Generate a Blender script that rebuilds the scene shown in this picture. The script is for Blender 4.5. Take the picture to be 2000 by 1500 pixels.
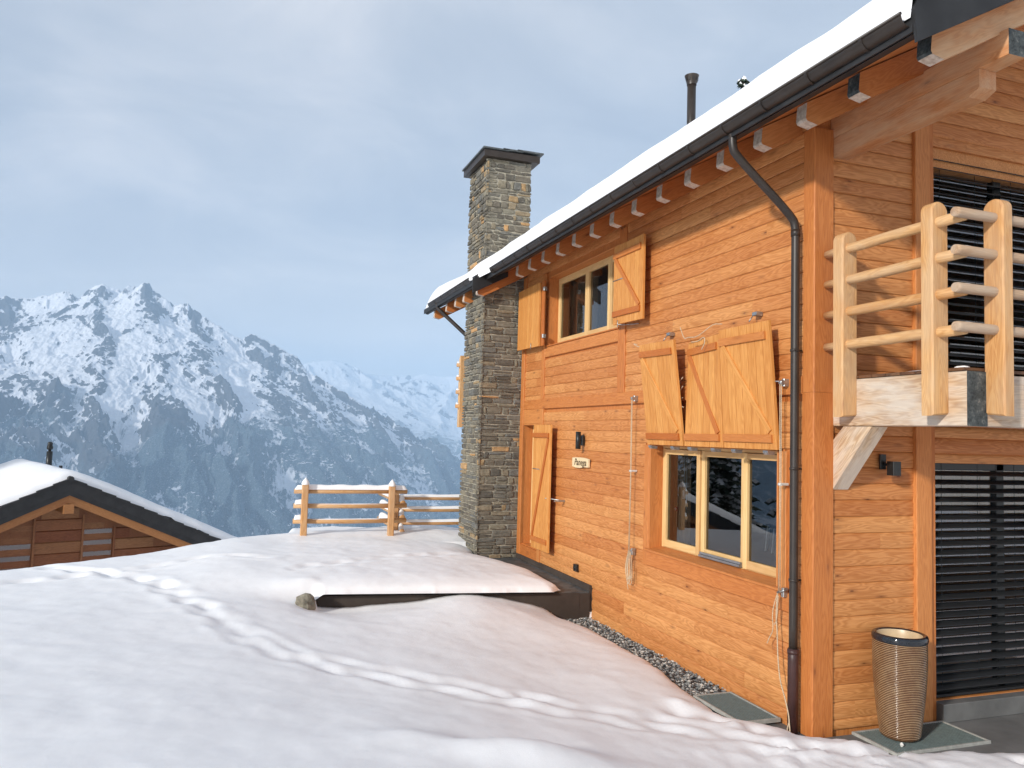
import bpy, math, random
import numpy as np
from mathutils import Vector, Matrix
random.seed(7); rng = np.random.default_rng(7)
for o in list(bpy.data.objects): bpy.data.objects.remove(o)
S = bpy.context.scene
COL = S.collection

# ------------------------------------------------------------------ camera
EYE = Vector((0, 0, 2.5))
cam_d = bpy.data.cameras.new('camera'); cam = bpy.data.objects.new('camera', cam_d); COL.objects.link(cam)
rx, up, fw = Vector((.94184, -.33476, .02938)), Vector((-.04929, -.05113, .99748)), Vector((.33241, .94091, .06465))
cam.matrix_world = Matrix(((rx[0], up[0], -fw[0], EYE[0]), (rx[1], up[1], -fw[1], EYE[1]), (rx[2], up[2], -fw[2], EYE[2]), (0, 0, 0, 1)))
cam_d.sensor_width = 36; cam_d.lens = 36 * 1523.3 / 2000; cam_d.clip_start = .1; cam_d.clip_end = 60000
S.camera = cam
S.render.engine = 'CYCLES'
S.cycles.volume_bounces = 2
S.view_settings.view_transform = 'Standard'; S.view_settings.look = 'None'
S.view_settings.exposure = 0.22; S.view_settings.gamma = 1

# ------------------------------------------------------------------ node helper
class N:
    def __init__(s, nt): s.nt = nt; nt.nodes.clear()
    def __call__(s, t, ins=None, **kw):
        n = s.nt.nodes.new(t)
        for k, v in kw.items(): setattr(n, k, v)
        for k, v in (ins or {}).items():
            if isinstance(v, tuple) and len(v) == 2 and hasattr(v[0], 'outputs'): s.nt.links.new(v[0].outputs[v[1]], n.inputs[k])
            elif hasattr(v, 'outputs'): s.nt.links.new(v.outputs[0], n.inputs[k])
            else: n.inputs[k].default_value = v
        return n
    def math(s, op, a, b=0.0, c=None, clamp=False):
        ins = {0: a, 1: b}
        if c is not None: ins[2] = c
        return s('ShaderNodeMath', ins, operation=op, use_clamp=clamp)
    def mix(s, f, a, b, bt='MIX'):
        n = s.nt.nodes.new('ShaderNodeMix'); n.data_type = 'RGBA'; n.blend_type = bt
        for i, v in ((0, f), (6, a), (7, b)):
            if isinstance(v, tuple) and len(v) == 2 and hasattr(v[0], 'outputs'): s.nt.links.new(v[0].outputs[v[1]], n.inputs[i])
            elif hasattr(v, 'outputs'):
                so = v.outputs[2] if v.bl_idname == 'ShaderNodeMix' else v.outputs[0]
                s.nt.links.new(so, n.inputs[i])
            else: n.inputs[i].default_value = v if i == 0 else (*v[:3], 1)
        return n
    def ramp(s, f, stops, interp='LINEAR'):
        n = s('ShaderNodeValToRGB', {0: f}); r = n.color_ramp; r.interpolation = interp
        while len(r.elements) < len(stops): r.elements.new(.5)
        for e, (p, c) in zip(r.elements, stops):
            e.position = p; e.color = (*c[:3], 1) if isinstance(c, (tuple, list)) else (c, c, c, 1)
        return n
    def mr(s, v, a, b, c=0.0, d=1.0):
        return s('ShaderNodeMapRange', {0: v, 1: a, 2: b, 3: c, 4: d})

# ------------------------------------------------------------------ sky and sun
SUN = Vector((-.80, -.46, .345)).normalized()
W = bpy.data.worlds.new('World'); S.world = W; W.use_nodes = True
n = N(W.node_tree)
sky = n('ShaderNodeTexSky'); sky.sky_type = 'NISHITA'; sky.sun_disc = False
sky.sun_elevation = math.asin(SUN.z); sky.sun_rotation = math.atan2(SUN.x, SUN.y); sky.altitude = 1200
tc = n('ShaderNodeTexCoord')
sep = n('ShaderNodeSeparateXYZ', {0: (tc, 'Generated')})
zz = n.math('ADD', n.math('MAXIMUM', (sep, 2), 0.0), .36)
cx = n.math('DIVIDE', (sep, 0), zz); cy = n.math('DIVIDE', (sep, 1), zz)
cv = n('ShaderNodeCombineXYZ', {0: cx, 1: cy, 2: 0.0})
c1 = n('ShaderNodeTexNoise', {'Vector': cv, 'Scale': 1.35, 'Detail': 6.0, 'Roughness': .5, 'Distortion': .35})
mp = n('ShaderNodeMapping', {0: cv, 2: (0, 0, .5), 3: (.8, 1.15, 1)})
c2 = n('ShaderNodeTexNoise', {'Vector': mp, 'Scale': 3.4, 'Detail': 8.0, 'Roughness': .58, 'Distortion': .5})
cm = n.math('ADD', n.math('MULTIPLY', c1, .62), n.math('MULTIPLY', c2, .38))
cr = n.ramp(cm, [(.37, (3.35, 3.75, 4.45)), (.47, (4.05, 4.4, 5.0)), (.55, (4.95, 5.15, 5.6)), (.66, (6.4, 6.35, 6.5))])
hz = n.mr((sep, 2), 0.0, .26, 1.0, 0.0)
cl = n.mix(n.math('MULTIPLY', hz, .8), cr, (8.0, 7.4, 6.6))
fin = n.mix(.9, sky, cl)
bg = n('ShaderNodeBackground', {0: (fin, 2), 1: .12})
wo = n('ShaderNodeOutputWorld', {0: bg})

sl = bpy.data.lights.new('sun', 'SUN'); sl.energy = 3.5; sl.angle = math.radians(3.5); sl.color = (1, .95, .88)
so = bpy.data.objects.new('sun', sl); COL.objects.link(so)
so.rotation_euler = SUN.to_track_quat('Z', 'Y').to_euler(); so.location = (-20, -12, 20)

# ------------------------------------------------------------------ materials
def newmat(name):
    m = bpy.data.materials.new(name); m.use_nodes = True; return m, N(m.node_tree)
def finish(n, col, rough=.6, bump=None, bstr=.3, bdist=.01, spec=.4, metal=0.0, **kw):
    b = n('ShaderNodeBsdfPrincipled', {'Roughness': rough, 'Specular IOR Level': spec, 'Metallic': metal})
    if hasattr(col, 'outputs'): n.nt.links.new(col.outputs[2 if col.bl_idname == 'ShaderNodeMix' else 0], b.inputs['Base Color'])
    else: b.inputs['Base Color'].default_value = (*col, 1)
    for k, v in kw.items(): b.inputs[k].default_value = v
    if bump is not None:
        bp = n('ShaderNodeBump', {'Height': bump, 'Strength': bstr, 'Distance': bdist}); n.nt.links.new(bp.outputs[0], b.inputs['Normal'])
    n('ShaderNodeOutputMaterial', {0: b}); return b
def wood(name, light, dark, knot=(.16, .05, .02), weather=None, wamt=0.0, rough=.55, knots=1.0, fig=1.0, flat=False):
    m, n = newmat(name)
    g = n('ShaderNodeAttribute', attribute_name='gc'); t = n('ShaderNodeAttribute', attribute_name='tone')
    tn = (t, 'Fac')
    v1 = n('ShaderNodeMapping', {0: (g, 'Vector'), 3: (1.1, 9.0, 9.0)})
    figure = n('ShaderNodeTexNoise', {'Vector': v1, 'Scale': 1.3, 'Detail': 2.0, 'Roughness': .5, 'Distortion': .3})
    rings = n.math('SINE', n.math('MULTIPLY', figure, 70.0 * fig))
    rings = n.mr(rings, -1.0, 1.0)
    v2 = n('ShaderNodeMapping', {0: (g, 'Vector'), 3: (2.0, 120.0, 120.0)})
    fine = n('ShaderNodeTexNoise', {'Vector': v2, 'Scale': 1.0, 'Detail': 3.0, 'Roughness': .6})
    v3 = n('ShaderNodeMapping', {0: (g, 'Vector'), 3: (.7, 2.5, 2.5)})
    blot = n('ShaderNodeTexNoise', {'Vector': v3, 'Scale': 1.5, 'Detail': 3.0})
    f = n.math('ADD', n.math('MULTIPLY', rings, .30), n.math('MULTIPLY', fine, .45))
    f = n.math('ADD', f, n.math('MULTIPLY', blot, .45), clamp=True)
    c = n.ramp(f, [(.22, light), (.85, dark)])
    vk = n('ShaderNodeMapping', {0: (g, 'Vector'), 3: ((3.0, 9.5, 0.0) if flat == 'z' else (3.0, 0.0, 9.5) if flat == 'y' else (2.3, 7.5, 7.5))})
    vo = n('ShaderNodeTexVoronoi', {'Vector': vk, 'Scale': 1.0, 'Randomness': 1.0})
    sel = n.math('GREATER_THAN', n('ShaderNodeSeparateColor', {0: (vo, 'Color')}), .60 if flat else .40)
    kd = n.math('MULTIPLY', n.mr((vo, 'Distance'), .055, .10, 1.0, 0.0), sel)
    kh = n.math('MULTIPLY', n.mr((vo, 'Distance'), .08, .26, .45, 0.0), sel)
    kk = n.math('MULTIPLY', n.math('MAXIMUM', kd, kh), .85 * knots)
    c = n.mix(kk, c, knot)
    if weather:
        wn = n('ShaderNodeTexNoise', {'Vector': v3, 'Scale': 2.2, 'Detail': 4.0, 'Roughness': .6})
        c = n.mix(n.math('MULTIPLY', n.mr(wn, .36, .6), wamt), c, weather)
    c = n.mix(1.0, c, n('ShaderNodeCombineColor', {0: tn, 1: tn, 2: tn}), 'MULTIPLY')
    hs = n('ShaderNodeHueSaturation', {'Hue': n.mr(tn, .8, 1.2, .490, .508), 'Saturation': n.mr(tn, .8, 1.2, 1.06, .97), 'Color': (c, 2)})
    bh = n.math('ADD', n.math('MULTIPLY', fine, .6), n.math('MULTIPLY', rings, .25))
    finish(n, hs, rough, bh, .35, .004, .35)
    return m
M_SIDE = wood('larch_siding', (.68, .315, .115), (.43, .16, .045), flat='y', knot=(.12, .035, .012))
M_TRIM = wood('red_larch_trim', (.61, .245, .076), (.45, .155, .042), knots=.7)
M_SHUT = wood('shutter_larch', (.72, .355, .11), (.53, .22, .055), knots=.4, fig=.7, flat='z')
M_BRACE = wood('shutter_batten', (.55, .20, .055), (.43, .14, .034), knots=.4)
M_FRAME = wood('window_frame_wood', (.74, .51, .245), (.63, .40, .165), knots=.1, fig=.5)
M_RAIL = wood('peeled_rail_wood', (.70, .41, .17), (.48, .23, .08), weather=(.56, .44, .30), wamt=.4, knots=1.0)
M_RAILW = wood('weathered_rail_wood', (.58, .39, .23), (.36, .21, .11), weather=(.46, .38, .30), wamt=.6, knots=1.0)
M_DECK = wood('wet_dark_deck', (.10, .05, .028), (.04, .022, .014), weather=(.30, .14, .06), wamt=.5)
M_RAFT = wood('rafter_wood', (.60, .245, .08), (.45, .155, .044))
M_PURL = wood('purlin_wood', (.66, .33, .145), (.47, .19, .07), weather=(.64, .46, .29), wamt=.55, knots=1.1)
M_PALE = wood('sun_bleached_beam', (.70, .53, .35), (.36, .21, .11), weather=(.64, .58, .50), wamt=.7, knots=1.0)
M_SIDE2 = wood('dark_brown_siding', (.33, .135, .055), (.19, .072, .028))
M_BARGE = wood('barge_board_wood', (.44, .21, .08), (.33, .14, .05))
def darkend():
    m, n = newmat('weathered_end_grain')
    g = n('ShaderNodeTexCoord')
    a = n('ShaderNodeTexNoise', {'Vector': (g, 'Object'), 'Scale': 14.0, 'Detail': 5.0, 'Roughness': .65})
    b = n('ShaderNodeTexNoise', {'Vector': (g, 'Object'), 'Scale': 60.0, 'Detail': 3.0})
    c = n.ramp(n.math('ADD', n.math('MULTIPLY', a, .7), n.math('MULTIPLY', b, .3)), [(.38, (.018, .022, .024)), (.55, (.07, .08, .08)), (.68, (.20, .19, .17))])
    finish(n, c, .75, a, .3, .01); return m
M_DEND = darkend()
def lightend():
    m, n = newmat('pale_end_grain')
    g = n('ShaderNodeTexCoord')
    a = n('ShaderNodeTexNoise', {'Vector': (g, 'Object'), 'Scale': 25.0, 'Detail': 5.0, 'Roughness': .65})
    c = n.ramp(a, [(.35, (.40, .30, .23)), (.6, (.62, .52, .43))]); finish(n, c, .75, a, .2, .01); return m
M_LEND = lightend()
def plain(name, col, rough=.5, metal=0.0, var=.15, scale=8.0, spec=.5, bstr=.1):
    m, n = newmat(name); g = n('ShaderNodeTexCoord')
    a = n('ShaderNodeTexNoise', {'Vector': (g, 'Object'), 'Scale': scale, 'Detail': 5.0, 'Roughness': .6})
    d = tuple(max(0, v * (1 - var)) for v in col); l = tuple(v * (1 + var) for v in col)
    c = n.ramp(a, [(.35, d), (.65, l)]); finish(n, c, rough, a, bstr, .005, spec, metal); return m
M_GUT = plain('brown_black_metal', (.030, .022, .017), .42, 0.0, .25, 4, .5, .05)
M_GUTR = plain('red_brown_pipe', (.045, .018, .016), .45, 0, .25, 6)
M_BLACK = plain('black_fascia', (.014, .014, .015), .6, 0, .4, 5)
M_BLK2 = plain('black_powder_coat', (.012, .013, .013), .4, 0, .2)
M_STEEL = plain('galvanised_steel', (.42, .43, .43), .35, .8, .2, 30)
M_ALU = plain('grey_aluminium', (.30, .31, .33), .35, .6, .1)
M_ROPE = plain('natural_rope', (.52, .40, .27), .9, 0, .3, 120)
M_WHITE = plain('white_plastic', (.65, .64, .60), .4, 0, .05)
M_SLAT = plain('black_blind_slat', (.010, .011, .012), .6, 0, .15, 3)
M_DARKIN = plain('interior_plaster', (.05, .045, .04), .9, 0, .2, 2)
M_CURT = plain('brown_curtain', (.28, .17, .09), .9, 0, .25, 3)
M_CONC = plain('dark_brown_render', (.058, .045, .037), .8, 0, .18, 3, .3)
M_SLATE = plain('slate_slab', (.075, .085, .088), .55, 0, .45, 7)
M_ROCKM = plain('field_stone', (.22, .20, .155), .85, 0, .45, 9, .3, .6)
M_PATIO = plain('grey_stone_patio', (.135, .135, .13), .7, 0, .22, 2.5)
M_GRATE = plain('grey_green_grating', (.12, .155, .15), .6, 0, .15, 20)
M_GFRAME = plain('pale_grate_frame', (.34, .34, .31), .6, 0, .15, 20)
M_TILE = plain('black_roof_tile', (.018, .018, .019), .6, 0, .35, 4)
M_SIGNP = plain('pale_carved_wood', (.72, .56, .34), .7, 0, .1, 20)
M_SIGNL = plain('burnt_lettering', (.10, .065, .03), .8, 0, .2, 40)
def glass(name, tint=(.85, .9, .92), ior=1.9, lo=.1):
    m, n = newmat(name)
    fr = n('ShaderNodeFresnel', {0: ior})
    gl = n('ShaderNodeBsdfGlossy', {'Color': (.95, .97, 1, 1), 'Roughness': .004})
    tr = n('ShaderNodeBsdfTransparent', {'Color': (*tint, 1)})
    mx = n('ShaderNodeMixShader', {0: n.math('MAXIMUM', fr, lo), 1: tr, 2: gl})
    n('ShaderNodeOutputMaterial', {0: mx}); return m
M_GLASS = glass('window_glass', ior=2.0, lo=.14)
M_GLASSD = glass('door_glass', ior=2.4, lo=.2)
def snow(name, fine=1.0, base=(.89, .89, .895)):
    m, n = newmat(name); g = n('ShaderNodeTexCoord')
    a = n('ShaderNodeTexNoise', {'Vector': (g, 'Object'), 'Scale': 130.0 * fine, 'Detail': 4.0, 'Roughness': .7})
    b = n('ShaderNodeTexNoise', {'Vector': (g, 'Object'), 'Scale': 9.0 * fine, 'Detail': 5.0, 'Roughness': .55})
    h = n.math('ADD', n.math('MULTIPLY', a, .28), n.math('MULTIPLY', b, .7))
    c = n.ramp(b, [(.3, tuple(v * .975 for v in base)), (.7, tuple(min(.92, v * 1.02) for v in base))])
    bs = finish(n, c, .5, h, .22, .02, .3); return m
M_SNOW = snow('fresh_snow')
M_SNOWR = snow('roof_snow_surface', .6, (.88, .88, .89))
def stonemat():
    m, n = newmat('stone_cladding'); t = n('ShaderNodeAttribute', attribute_name='tone'); g = n('ShaderNodeTexCoord')
    a = n('ShaderNodeTexNoise', {'Vector': (g, 'Object'), 'Scale': 16.0, 'Detail': 6.0, 'Roughness': .65})
    mpp = n('ShaderNodeMapping', {0: (g, 'Object'), 3: (5, 5, 38)})
    b = n('ShaderNodeTexNoise', {'Vector': mpp, 'Scale': 2.0, 'Detail': 4.0, 'Roughness': .6})
    c = n.ramp((t, 'Fac'), [(0, (.10, .094, .08)), (.2, (.15, .132, .104)), (.4, (.19, .172, .134)), (.55, (.14, .14, .13)), (.7, (.22, .20, .15)), (.82, (.24, .20, .14)), (.9, (.33, .235, .13)), (1, (.50, .29, .13))])
    f = n.mr(n.math('ADD', n.math('MULTIPLY', a, .5), n.math('MULTIPLY', b, .5)), .35, .65, .6, 1.45)
    c = n.mix(1.0, c, n('ShaderNodeCombineColor', {0: f, 1: f, 2: f}), 'MULTIPLY')
    finish(n, c, .85, n.math('ADD', a, b), .6, .02, .25); return m
M_STONE = stonemat()
M_MORT = plain('stone_mortar', (.38, .35, .28), .95, 0, .25, 18, .1, .5)
def gravelmat():
    m, n = newmat('gravel'); g = n('ShaderNodeTexCoord')
    o = n('ShaderNodeAttribute', attribute_name='tone')
    c = n.ramp((o, 'Fac'), [(0, (.08, .085, .09)), (.4, (.22, .23, .225)), (.7, (.38, .365, .33)), (1, (.62, .59, .53))]); finish(n, c, .8); return m
M_GRAV = gravelmat()
def potmat():
    m, n = newmat('ribbed_glazed_ceramic'); g = n('ShaderNodeTexCoord')
    s = n('ShaderNodeSeparateXYZ', {0: (g, 'Object')})
    no = n('ShaderNodeTexNoise', {'Vector': (g, 'Object'), 'Scale': 9.0, 'Detail': 5.0, 'Roughness': .65})
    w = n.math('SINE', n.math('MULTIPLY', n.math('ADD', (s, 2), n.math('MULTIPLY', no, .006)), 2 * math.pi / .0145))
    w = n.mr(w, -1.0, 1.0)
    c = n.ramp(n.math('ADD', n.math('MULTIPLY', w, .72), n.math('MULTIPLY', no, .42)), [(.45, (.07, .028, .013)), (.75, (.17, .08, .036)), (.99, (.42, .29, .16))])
    finish(n, c, .16, w, .7, .006, .5); return m
M_POT = potmat()
M_POTR = plain('dark_blue_glaze', (.012, .016, .022), .08, 0, .3, 12, .6)
M_POTI = plain('beige_glaze', (.55, .42, .26), .35, 0, .12, 6)

# ------------------------------------------------------------------ mesh helper
class MB:
    def __init__(s): s.v = []; s.f = []; s.m = []; s.g = []; s.t = []; s.s = []
    def add(s, verts, faces, gcs=None, tone=None, mat=0, smooth=False):
        b = len(s.v); tone = 1.0 if tone is None else tone
        s.v += [tuple(x) for x in verts]
        s.g += [tuple(x) for x in (gcs if gcs is not None else verts)]
        s.t += [tone] * len(verts)
        for i, f in enumerate(faces):
            s.f.append(tuple(b + k for k in f)); s.m.append(mat[i] if isinstance(mat, list) else mat)
            s.s.append(smooth[i] if isinstance(smooth, list) else smooth)
    def build(s, name, mats, parent=None, org=(0, 0, 0)):
        if parent is not None: org = OFF[parent.name]
        me = bpy.data.meshes.new(name); org = Vector(org)
        me.from_pydata([tuple(Vector(v) - org) for v in s.v], [], s.f)
        if not isinstance(mats, (list, tuple)): mats = [mats]
        for m in mats: me.materials.append(m)
        me.polygons.foreach_set('material_index', s.m); me.polygons.foreach_set('use_smooth', s.s)
        a = me.attributes.new('gc', 'FLOAT_VECTOR', 'POINT'); a.data.foreach_set('vector', np.array(s.g, dtype=np.float32).ravel())
        a = me.attributes.new('tone', 'FLOAT', 'POINT'); a.data.foreach_set('value', np.array(s.t, dtype=np.float32))
        me.update(); me.validate()
        o = bpy.data.objects.new(name, me); COL.objects.link(o)
        if parent is not None: o.parent = parent
        else: o.location = org
        OFF[o.name] = tuple(org)
        return o
OFF = {}
def empty(name, loc, label, cat, group=None):
    o = bpy.data.objects.new(name, None); COL.objects.link(o); o.location = loc; o.empty_display_size = .2
    OFF[o.name] = tuple(loc); tag(o, label, cat, group); return o
def tag(o, label=None, cat=None, group=None, kind=None):
    if label: o['label'] = label
    if cat: o['category'] = cat
    if group: o['group'] = group
    if kind: o['kind'] = kind
    return o
def V(*a): return Vector(a)
X_, Y_, Z_ = V(1, 0, 0), V(0, 1, 0), V(0, 0, 1)
def rg(): return (random.uniform(0, 60), random.uniform(0, 30), random.uniform(0, 30))
def tone(a=.1): return 1 + random.uniform(-a, a)
def extrude(M, o, d, L, da, db, poly, mat=0, e0=None, e1=None, tn=None, g=None, smooth=False, caps=True):
    """polygon poly [(a,b)] in axes da,db at o, extruded L along d; grain runs along d"""
    o, d, da, db = Vector(o), Vector(d), Vector(da), Vector(db)
    if da.cross(db).dot(d) < 0: poly = poly[::-1]
    ar = sum(poly[i][0] * poly[(i + 1) % len(poly)][1] - poly[(i + 1) % len(poly)][0] * poly[i][1] for i in range(len(poly)))
    if (ar < 0) == (da.cross(db).dot(d) > 0): poly = poly[::-1]
    g = g or rg(); k = len(poly); vs = []; gs = []
    for t in (0, L):
        for a, b in poly: vs.append(o + da * a + db * b + d * t); gs.append((t + g[0], a + g[1], b + g[2]))
    fs = [(i, (i + 1) % k, k + (i + 1) % k, k + i) for i in range(k)]; ms = [mat] * k; sm = [smooth] * k
    if caps:
        # separate cap vertices so their grain reads as end grain
        for j, (t, em) in enumerate(((0, e0), (L, e1))):
            b = len(vs)
            for a, bb in poly: vs.append(o + da * a + db * bb + d * t); gs.append((g[0] + t + bb * .1, a + g[1], bb + g[2]))
            idx = tuple(range(b, b + k)); fs.append(idx[::-1] if j == 0 else idx); ms.append(mat if em is None else em); sm.append(False)
    M.add(vs, fs, gs, tn if tn is not None else tone(), ms, sm)
def cbox(w, t, c=.004):
    """chamfered rectangle centred on 0, size w x t"""
    x, y = w / 2, t / 2
    return [(-x + c, -y), (x - c, -y), (x, -y + c), (x, y - c), (x - c, y), (-x + c, y), (-x, y - c), (-x, -y + c)]
def box(M, a, b, axis='z', c=.004, **kw):
    """box between corners a,b ; grain along axis"""
    a, b = Vector(a), Vector(b); lo = V(*[min(p, q) for p, q in zip(a, b)]); hi = V(*[max(p, q) for p, q in zip(a, b)])
    ctr = (lo + hi) / 2; sz = hi - lo; ax = 'xyz'.index(axis); i, j = [k for k in range(3) if k != ax]
    E = [X_, Y_, Z_]; o = ctr.copy(); o[ax] = lo[ax]; c = min(c, sz[i] * .3, sz[j] * .3)
    extrude(M, o, E[ax], sz[ax], E[i], E[j], cbox(sz[i], sz[j], c), **kw)
def beam(M, p, q, w, t, side, c=.006, **kw):
    """w along side, t perpendicular"""
    p, q = Vector(p), Vector(q); d = (q - p); L = d.length; d.normalize(); side = Vector(side); side = (side - d * side.dot(d)).normalized(); n_ = d.cross(side)
    extrude(M, p, d, L, side, n_, cbox(w, t, c), **kw)
def tube(M, pts, r, seg=12, mat=0, tn=None, caps=True, g=None, closed=False):
    pts = [Vector(p) for p in pts]; g = g or rg(); n_ = len(pts); rs = r if isinstance(r, (list, tuple)) else [r] * n_
    prev = None; vs = []; gs = []; L = 0
    for i, p in enumerate(pts):
        d = (pts[min(i + 1, n_ - 1)] - pts[max(i - 1, 0)]).normalized()
        if prev is None: a = d.orthogonal().normalized()
        else: a = (prev - d * prev.dot(d)).normalized()
        prev = a; b = d.cross(a)
        if i: L += (p - pts[i - 1]).length
        for k in range(seg):
            t = 2 * math.pi * k / seg; off = a * math.cos(t) * rs[i] + b * math.sin(t) * rs[i]
            vs.append(p + off); gs.append((L + g[0], math.cos(t) * rs[i] + g[1], math.sin(t) * rs[i] + g[2]))
    fs = []; sm = []
    for i in range(n_ - 1):
        for k in range(seg):
            k2 = (k + 1) % seg; fs.append((i * seg + k, i * seg + k2, (i + 1) * seg + k2, (i + 1) * seg + k)); sm.append(True)
    if caps:
        fs.append(tuple(range(seg))[::-1]); fs.append(tuple(range((n_ - 1) * seg, n_ * seg))); sm += [False, False]
    M.add(vs, fs, gs, tn if tn is not None else tone(.06), mat, sm)
def lathe(M, c, prof, seg=40, mat=0, smooth=True):
    c = Vector(c); vs = []; fs = []
    for r, z in prof:
        for k in range(seg):
            t = 2 * math.pi * k / seg; vs.append(c + V(r * math.cos(t), r * math.sin(t), z))
    for i in range(len(prof) - 1):
        for k in range(seg):
            k2 = (k + 1) % seg; fs.append((i * seg + k, i * seg + k2, (i + 1) * seg + k2, (i + 1) * seg + k))
    M.add(vs, fs, None, 1.0, mat if not isinstance(mat, list) else [mat[i // seg] for i in range(len(fs))], smooth)
def subtract(a, b, cuts):
    segs = [(a, b)]
    for c0, c1 in cuts:
        out = []
        for s0, s1 in segs:
            if c1 <= s0 or c0 >= s1: out.append((s0, s1)); continue
            if c0 > s0: out.append((s0, c0))
            if c1 < s1: out.append((c1, s1))
        segs = out
    return [s for s in segs if s[1] - s[0] > .01]
ROW = .146; Z0 = -.038
def siding(M, plane, axis, a, b, z0, z1, holes, out, jog=.35, thick=.022, ztop=None, tvar=.11):
    """horizontal boards on a vertical plane. axis 'x'/'y' = run direction; plane = coordinate of the outer face; out = outward sign"""
    k0 = int(math.floor((z0 - Z0) / ROW)); k1 = int(math.ceil((z1 - Z0) / ROW))
    for k in range(k0, k1):
        lo = max(z0, Z0 + k * ROW); hi = min(z1, Z0 + (k + 1) * ROW)
        if hi - lo < .012: continue
        mid = (lo + hi) / 2
        bb = b
        a_ = max(a, ztop(hi)) if ztop else a
        # board joints along the row
        joints = [a - random.uniform(0, 2.5)]
        while joints[-1] < b: joints.append(joints[-1] + random.uniform(1.3, 3.6))
        cuts = [(h[0], h[1]) for h in holes if h[2] < mid < h[3]]
        for j in range(len(joints) - 1):
            for s0, s1 in (subtract(max(a_, joints[j]), min(b, joints[j + 1] - .0015), cuts) if min(b, joints[j + 1]) - max(a_, joints[j]) > .02 else []):
                g = rg(); h = hi - lo; tn = tone(tvar); tl = random.uniform(0, .0015)
                # bevelled lap profile: (outward, up)
                P = [(-thick, 0.001), (-.006, .001), (-.001, .007), (.003, h * .25), (.0045 + tl, h * .5), (.003, h * .78), (-.002, h - .010), (-.010, h - .001), (-thick, h - .001)]
                if axis == 'y': extrude(M, V(plane, s0, lo), Y_, s1 - s0, X_ * out, Z_, P, tn=tn, g=g)
                else: extrude(M, V(s0, plane, lo), X_, s1 - s0, Y_ * out, Z_, P, tn=tn, g=g)
def slab(M, plane, axis, a, b, z0, z1, holes, t, into, mat=0):
    """solid wall core with rectangular openings"""
    us = sorted(set([a, b] + [v for h in holes for v in h[:2] if a < v < b])); zs = sorted(set([z0, z1] + [v for h in holes for v in h[2:] if z0 < v < z1]))
    for i in range(len(us) - 1):
        for j in range(len(zs) - 1):
            u, z = (us[i] + us[i + 1]) / 2, (zs[j] + zs[j + 1]) / 2
            if any(h[0] < u < h[1] and h[2] < z < h[3] for h in holes): continue
            p, q = ((plane, us[i], zs[j]), (plane + into * t, us[i + 1], zs[j + 1])) if axis == 'y' else ((us[i], plane, zs[j]), (us[i + 1], plane + into * t, zs[j + 1]))
            box(M, p, q, 'z', c=0.0001, mat=mat)

# ------------------------------------------------------------------ numpy noise
def _h(ix, iy, s):
    h = (ix.astype(np.int64) * 374761393 + iy.astype(np.int64) * 668265263 + s * 1442695041) & 0xffffffff
    h = ((h ^ (h >> 13)) * 1274126177) & 0xffffffff; h ^= h >> 16
    return (h & 0xffff) / 65535. * 2 * np.pi
def perlin(x, y, s=0):
    ix, iy = np.floor(x), np.floor(y); fx, fy = x - ix, y - iy
    u, v = fx * fx * fx * (fx * (fx * 6 - 15) + 10), fy * fy * fy * (fy * (fy * 6 - 15) + 10)
    def gr(a, b, dx, dy): t = _h(a, b, s); return np.cos(t) * dx + np.sin(t) * dy
    return 1.5 * ((gr(ix, iy, fx, fy) * (1 - u) + gr(ix + 1, iy, fx - 1, fy) * u) * (1 - v) + (gr(ix, iy + 1, fx, fy - 1) * (1 - u) + gr(ix + 1, iy + 1, fx - 1, fy - 1) * u) * v)
def fbm(x, y, o=4, s=0, g=.5):
    r = 0; a = 1
    for i in range(o): r = r + a * perlin(x, y, s + i * 17); x = x * 2.03 + 3.1; y = y * 2.03 + 7.7; a *= g
    return r
def ridged(x, y, o=5, s=0, g=.5):
    r = 0; a = 1; w = 1
    for i in range(o):
        k = 1 - np.abs(perlin(x, y, s + i * 13)); k = k * k; r = r + a * k * w; w = np.clip(k * 1.6, 0, 1); x = x * 2.07 + 1.7; y = y * 2.07 + 9.2; a *= g
    return r
def smooth(a, b, x): t = np.clip((x - a) / (b - a), 0, 1); return t * t * (3 - 2 * t)
def segd(px, py, pts):
    best = np.full(px.shape, 1e9); par = np.zeros(px.shape); acc = 0
    for (ax, ay), (bx, by) in zip(pts[:-1], pts[1:]):
        dx, dy = bx - ax, by - ay; L = math.hypot(dx, dy) + 1e-9; t = np.clip(((px - ax) * dx + (py - ay) * dy) / L ** 2, 0, 1)
        d = np.hypot(px - ax - t * dx, py - ay - t * dy); m = d < best; best = np.where(m, d, best); par = np.where(m, acc + t * L, par); acc += L
    return best, par
def gridmesh(name, X, Y, Z, mat, smoothf=True, keep=None):
    r, c = X.shape; co = np.stack([X, Y, Z], -1).reshape(-1, 3).astype(np.float32)
    i = np.arange(r * c).reshape(r, c); q = np.stack([i[:-1, :-1], i[:-1, 1:], i[1:, 1:], i[1:, :-1]], -1).reshape(-1, 4)
    if keep is not None: q = q[keep.reshape(-1)]
    me = bpy.data.meshes.new(name); me.vertices.add(len(co)); me.vertices.foreach_set('co', co.ravel())
    me.loops.add(q.size); me.loops.foreach_set('vertex_index', q.ravel().astype(np.int32))
    me.polygons.add(len(q)); me.polygons.foreach_set('loop_start', (np.arange(len(q)) * 4).astype(np.int32)); me.polygons.foreach_set('loop_total', np.full(len(q), 4, dtype=np.int32))
    me.update(calc_edges=True); me.polygons.foreach_set('use_smooth', np.full(len(q), smoothf)); me.materials.append(mat)
    o = bpy.data.objects.new(name, me); COL.objects.link(o); OFF[o.name] = (0, 0, 0); return o

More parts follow.
